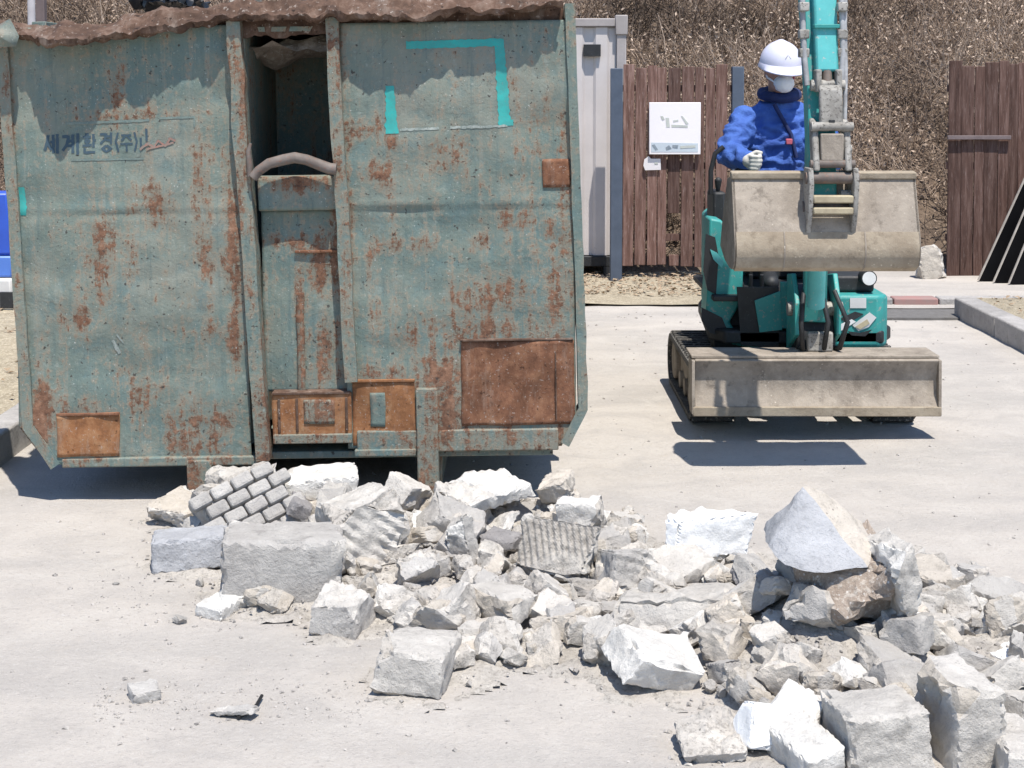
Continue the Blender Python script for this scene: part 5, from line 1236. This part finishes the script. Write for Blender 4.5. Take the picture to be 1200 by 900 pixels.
# the triangular boulder gets its own outline: a pyramid-like wedge
tri = next(o for o in C.objects if o.get('label', '').startswith('big triangular'))
xs_, ys_, zs_ = [v.co.x for v in tri.data.vertices], [v.co.y for v in tri.data.vertices], [v.co.z for v in tri.data.vertices]
wx, wy, wz = max(xs_) - min(xs_), max(ys_) - min(ys_), max(zs_) - min(zs_)
bm = bmesh.new()
pv = [(-.50, -.22, .22), (-.40, -.42, .06), (-.05, -.5, .0), (.34, -.42, .05), (.5, -.20, .20), (-.14, .02, 1.0), (-.02, .10, .97), (.16, .12, .80), (.48, .22, .34), (-.44, .35, .15), (.3, .45, .1), (-.36, .15, .55)]
for p in pv: bm.verts.new((p[0] * wx, p[1] * wy, p[2] * wz))
bmesh.ops.convex_hull(bm, input=bm.verts); bmesh.ops.triangulate(bm, faces=bm.faces)
for f in bm.faces: f.material_index = 1 if (f.normal.x > 0.2 and f.normal.z > 0.45) else 0
for it in range(6):
    e = [e for e in bm.edges if e.calc_length() > 0.028]
    if not e: break
    bmesh.ops.subdivide_edges(bm, edges=e, cuts=1); bmesh.ops.triangulate(bm, faces=[f for f in bm.faces if len(f.verts) > 3])
bm.normal_update()
for v in bm.verts:
    p = v.co; v.co = p + v.normal * (0.010 * noise.noise(p * 9) + 0.006 * noise.noise(p * 24) + 0.003 * noise.noise(p * 60))
bm.to_mesh(tri.data); bm.free(); shade(tri.data, 28)
# pale right flank of the brown boulder is a piece of its own lying against it
stone('concrete_chunk', 'pale smooth lump against the right side of the brown boulder', 1022, 618, 1082, 736, Y=4.38, D=.28, mats=(c, wh), seed=143, cuts=6, tilt=20)
# slab of small pavers, tilted
pc = W(292, 590, 5.80); ps = empty('paver_slab', pc - Vector((0, 0, 0.15))); tag(ps, 'broken slab of grey pavers with dark joints, left back of the heap', 'rubble', GRP)
PM = Matrix.Translation(pc) @ Euler((R(50), R(10), R(6))).to_matrix().to_4x4() @ Matrix.Rotation(R(38), 4, 'Z')
me = chunk_mesh('slab', (0.34, 0.32, 0.20), 77, 5, 0, rough=.06, yaw=0)
o = link('slab', me, [m_grey, m_conc_b], ps); o.matrix_local = Matrix.Translation(-ps.location) @ PM @ Matrix.Translation((0, 0, -0.212))
bme = None
for r in range(5):
    for k in range(4):
        x = -0.155 + k * 0.088 + (0.044 if r % 2 else 0); y = -0.135 + r * 0.058
        if abs(x) > 0.16 or abs(y) > 0.15 or random.random() < 0.08: continue
        if bme is None:
            bme = MB().box(-0.0415, 0.0415, -0.0265, 0.0265, -0.03, 0.012).mesh('paver')
        o = bpy.data.objects.new('paver', bme); C.objects.link(o); o.parent = ps
        if not bme.materials: bme.materials.append(m_grey)
        bv = o.modifiers.new('bevel', 'BEVEL'); bv.width = 0.011; bv.segments = 2
        o.matrix_local = Matrix.Translation(-ps.location) @ PM @ Matrix.Translation((x, y, random.uniform(-.005, .004))) @ Euler((random.uniform(-.05, .05), random.uniform(-.05, .05), random.uniform(-.05, .05))).to_matrix().to_4x4()
STONES.append((pc.x, 5.95, 0, .32, .3, .26))
stone('concrete_chunk', 'pale crumbling lump behind the paver slab', 238, 542, 330, 600, Y=5.95, D=.26, mats=(c, cb), seed=91, cuts=6)
# scrap with a bent wire, lower left of the lot
sc_ = empty('mortar_scrap', W(275, 840, ydepth(840))); tag(sc_, 'thin mortar scrap with a bent black wire, lying on the lot at lower left', 'scrap')
me = chunk_mesh('flake', (0.15, 0.09, 0.035), 61, 4, 18, rough=.05); link('flake', me, [m_grey, m_conc], sc_)
a = sc_.location
MB(a).tube([tuple(W(x_, y_, ydepth(y_) - .0) + Vector((0, 0, .012))) for x_, y_ in ((279, 846), (290, 840), (300, 832), (307, 820))], 0.005, 8).build('wire', m_wire, sc_, ang=60)
# the heap: a low bed of crushed concrete, head-sized lumps packed on it under and between the larger chunks
S = np.array(STONES)
def heap_top(x, y):
    dx = (x - S[:, 0]) / (S[:, 3] * 0.60 + 0.05); dy = (y - S[:, 1]) / (S[:, 4] * 0.75 + 0.05)
    k = np.clip(1 - (dx * dx + dy * dy), 0, 1) ** 0.6 * (S[:, 2] + 0.42 * S[:, 5])
    return float(k.max())
gx = np.arange(-1.75, 1.95, 0.022); gy_ = np.arange(3.45, 6.35, 0.022)
for x0_, y0_, x1_, y1_, h_ in ((900, 745, 1000, 835, .17), (480, 690, 620, 775, .10), (620, 700, 730, 770, .09), (830, 700, 930, 825, .16), (955, 745, 1110, 830, .20), (1080, 700, 1190, 800, .16), (700, 640, 780, 730, .14), (400, 620, 620, 700, .16)):
    ya_, yb_3 = ydepth(y1_), ydepth(y0_); xm = W((x0_ + x1_) / 2, 700, (ya_ + yb_3) / 2).x
    S = np.vstack([S, (xm, (ya_ + yb_3) / 2, 0, (x1_ - x0_) * ya_ / F, yb_3 - ya_ + .1, h_ / .42)])
HT = np.array([[heap_top(x, y) for x in gx] for y in gy_])
H = HT * 0.42
for _ in range(6):
    H[1:-1, 1:-1] = (H[1:-1, 1:-1] * 2 + H[:-2, 1:-1] + H[2:, 1:-1] + H[1:-1, :-2] + H[1:-1, 2:]) / 6
vv, ff, idm = [], [], -np.ones(H.shape, int)
for j_ in range(H.shape[0]):
    for i in range(H.shape[1]):
        if H[j_, i] > 0.006:
            p = Vector((gx[i], gy_[j_], 0)); idm[j_, i] = len(vv)
            vv.append((gx[i], gy_[j_], H[j_, i] + 0.02 * noise.noise(p * 12) + 0.012 * noise.noise(p * 30) - 0.012))
for j_ in range(H.shape[0] - 1):
    for i in range(H.shape[1] - 1):
        q = (idm[j_, i], idm[j_, i + 1], idm[j_ + 1, i + 1], idm[j_ + 1, i])
        if min(q) >= 0: ff.append(q)
me = bpy.data.meshes.new('rubble_bed'); me.from_pydata(vv, [], ff); me.update(); me.polygons.foreach_set('use_smooth', [True] * len(me.polygons)); me.set_sharp_from_angle(angle=R(30))
tag(link('rubble_bed', me, m_conc_b), 'fine crushed concrete and dust under the heap of chunks', 'rubble', kind='stuff')
def bed_h(x, y):
    i, j_ = int((x - gx[0]) / 0.022), int((y - gy_[0]) / 0.022)
    return max(0.0, float(H[j_, i])) if 0 <= i < H.shape[1] and 0 <= j_ < H.shape[0] else 0.0
# lumps and fragments between the chunks, each told by its look and its neighbour
frag = [chunk_mesh('fragment', (.14 * random.uniform(.8, 1.2), .14 * random.uniform(.8, 1.2), .14 * random.uniform(.55, 1)), 500 + i, 5 + i % 3, 30, L=0.012, rough=.06) for i in range(14)]
tone_f = [('pale', m_conc, m_conc_b), ('grey', m_grey, m_conc), ('sandy', m_tan, m_conc_b), ('pale', m_conc, m_tan), ('whitish', m_white, m_conc), ('rough pale', m_conc_b, m_conc), ('grey', m_grey, m_conc_b)]
for i, me in enumerate(frag): me.materials.append(tone_f[i % 7][1]); me.materials.append(tone_f[i % 7][2])
NAMED = [(o.location.x, o.location.y, o['label'].split(',')[0]) for o in C.objects if o.get('group') == GRP]
SEEN = set()
def near_phrase(x, y, sz, tone):
    order = sorted(range(len(NAMED)), key=lambda i: (NAMED[i][0] - x) ** 2 + (NAMED[i][1] - y) ** 2)
    size = 'head-sized' if sz > .15 else 'fist-sized' if sz > .095 else 'egg-sized' if sz > .05 else 'tiny'
    for k in order[:6]:
        dx, dy = x - NAMED[k][0], y - NAMED[k][1]
        where = ('left of' if dx < 0 else 'right of') if abs(dx) > abs(dy) * 0.8 else ('in front of' if dy < 0 else 'behind')
        lab = ' '.join(f'{size} {tone} fragment {where} the {NAMED[k][2]}'.split()[:16])
        if lab not in SEEN: break
    SEEN.add(lab); return lab
HOLES = [(W(455, 665, 5.3).x, 5.25, .11)]
rf = random.Random(21)
def drop(x, y, z, sz):
    i = rf.randrange(14)
    o = bpy.data.objects.new('concrete_fragment', frag[i]); C.objects.link(o)
    o.location = (x, y, z); k_ = sz / .14; o.scale = (k_ * rf.uniform(.8, 1.25), k_ * rf.uniform(.8, 1.25), k_ * rf.uniform(.7, 1.1)); o.rotation_euler = (rf.uniform(-.6, .6), rf.uniform(-.6, .6), rf.uniform(0, 6.3))
    tag(o, near_phrase(x, y, sz, tone_f[i % 7][0]), 'rubble', 'loose fragments in the rubble heap')
def cell(x, y): return int((y - gy_[0]) / 0.022), int((x - gx[0]) / 0.022)
n_ = 0; placed = []
while n_ < 245:       # lumps packed into the heap
    x, y = rf.uniform(-1.6, 1.85), rf.uniform(3.7, 6.2); j_, i = cell(x, y)
    if not (0 <= j_ < HT.shape[0] and 0 <= i < HT.shape[1]): continue
    ht = HT[j_, i]
    if ht < 0.05 or any((x - a_) ** 2 + ((y - b_) * .7) ** 2 < c_ ** 2 for a_, b_, c_ in HOLES): continue
    sz = rf.uniform(0.10, 0.23) * min(1, 0.62 + ht * 2.2)
    if any((x - a_) ** 2 + (y - b_) ** 2 < (0.28 * (sz + c_)) ** 2 for a_, b_, c_ in placed): continue
    placed.append((x, y, sz)); z = max(float(H[j_, i]) * 0.9 - 0.02, ht * rf.uniform(.55, .95) - sz * 0.75, -0.01)
    drop(x, y, z, sz); n_ += 1
n_ = 0
while n_ < 52:
    s_ = STONES[rf.randrange(len(STONES))]
    x = s_[0] + rf.uniform(-.75, .75) * s_[3]; y = s_[1] + rf.uniform(-.95, .55) * s_[4]
    if y > 6.3: continue
    sz = min(0.085, rf.uniform(0.025, 0.055) * (1 + 0.8 * rf.random() ** 3))
    drop(x, y, bed_h(x, y) - 0.008, sz); n_ += 1
# grit and pebbles on the lot
m_grit = M_basic('mixed_grit', (0.52, 0.485, 0.445), (0.16, 0.15, 0.14), 26, 0.95, 0.3, vary=0)
def grit():
    N = 6000; V0 = np.array([(1, 0, -.5), (-.5, .87, -.5), (-.5, -.87, -.5), (.6, .5, .3), (-.7, .3, .4), (.1, -.7, .35), (0, 0, .75)])
    F0 = [(0, 2, 1), (0, 1, 3), (1, 4, 3), (1, 2, 4), (2, 5, 4), (2, 0, 5), (0, 3, 5), (3, 4, 6), (4, 5, 6), (5, 3, 6)]
    vv, ff = [], []
    rg = random.Random(5)
    for i in range(N):
        if i < 3000:
            s_ = STONES[rg.randrange(len(STONES))]; x = s_[0] + rg.gauss(0, .55) * (s_[3] + .08); y = s_[1] + rg.gauss(-.15, .65) * (s_[4] + .08); sz = 0.0025 + 0.010 * rg.random() ** 3
        elif i < 3800:
            u_ = rg.random(); a_ = W(150 + 260 * u_ + rg.gauss(0, 40), min(895, 700 + rg.gauss(0, 25) + (120 if rg.random() < .5 else 0)), 5); p_ = (600 - 0, 0)
            py = (700 if rg.random() < .5 else 825) + rg.gauss(0, 18); Yp = ydepth(py); x = (100 + 330 * u_ - 600) / F * Yp; y = Yp; sz = 0.0022 + 0.0065 * rg.random() ** 3
        else:
            x = rg.uniform(KL + .05, KR - .05); y = rg.uniform(3.4, 12); sz = 0.002 + 0.006 * rg.random() ** 3 * (y / 5)
        if not (KL + .02 < x < KR - .02) or not (3.2 < y < 12): continue
        a_ = rg.uniform(0, 6.28); ca, sa = math.cos(a_), math.sin(a_); st = Vector((rg.uniform(.7, 1.3), rg.uniform(.7, 1.3), rg.uniform(.5, 1)))
        z = max(bed_h(x, y) - 0.006, lot_h(x, y)); b0_ = len(vv)
        for v in V0:
            vx, vy, vz = v[0] * st.x * sz, v[1] * st.y * sz, v[2] * st.z * sz
            vv.append((x + vx * ca - vy * sa, y + vx * sa + vy * ca, z + vz + 0.25 * sz))
        ff += [tuple(k + b0_ for k in f) for f in F0]
    me = bpy.data.meshes.new('grit'); me.from_pydata(vv, [], ff); me.update()
    tag(link('grit', me, m_grit), 'loose grit and pebbles strewn over the dusty lot', 'grit', kind='stuff')
grit()
stone('boulder', 'pale angular rock lying in the gateway by the right fence', 1076, 286, 1111, 334, Y=13.62, D=.2, mats=(m_tan, m_conc), seed=71, cuts=5, group=None, cat='rock')
# dead leaves on the verges
def litter():
    N = 5000; vv, ff = [], []
    for i in range(N):
        k = rng.random()
        if k < .35: x, y, hf = rng.uniform(-8, KL - .18), rng.uniform(5, 14), side_h
        elif k < .65: x, y, hf = rng.uniform(KR + .2, 8), rng.uniform(6, 11.8), side_h
        else: x, y, hf = rng.uniform(-.5, 2.6), rng.uniform(12.6, 14.2), back_h
        z = hf(x, y) + rng.uniform(0.004, 0.03); s_ = rng.uniform(.012, .032); a_ = rng.uniform(0, 6.28); ca, sa = math.cos(a_), math.sin(a_); b0_ = len(vv); t = rng.uniform(-.012, .012, 4)
        for (u_, v_), tt in zip(((-1, 0), (0, -.5), (1, 0), (0, .5)), t): vv.append((x + s_ * (u_ * ca - v_ * sa), y + s_ * (u_ * sa + v_ * ca), z + tt))
        ff.append((b0_, b0_ + 1, b0_ + 2, b0_ + 3))
    me = bpy.data.meshes.new('leaf_litter'); me.from_pydata(vv, [], ff); me.update()
    m = M_basic('dead_leaf_litter', (0.46, 0.36, 0.25), (0.20, 0.13, 0.08), 30, 0.9, 0)
    tag(link('leaf_litter', me, m), 'dry dead leaves and straw lying on the verges', 'leaf litter', kind='stuff')
litter()
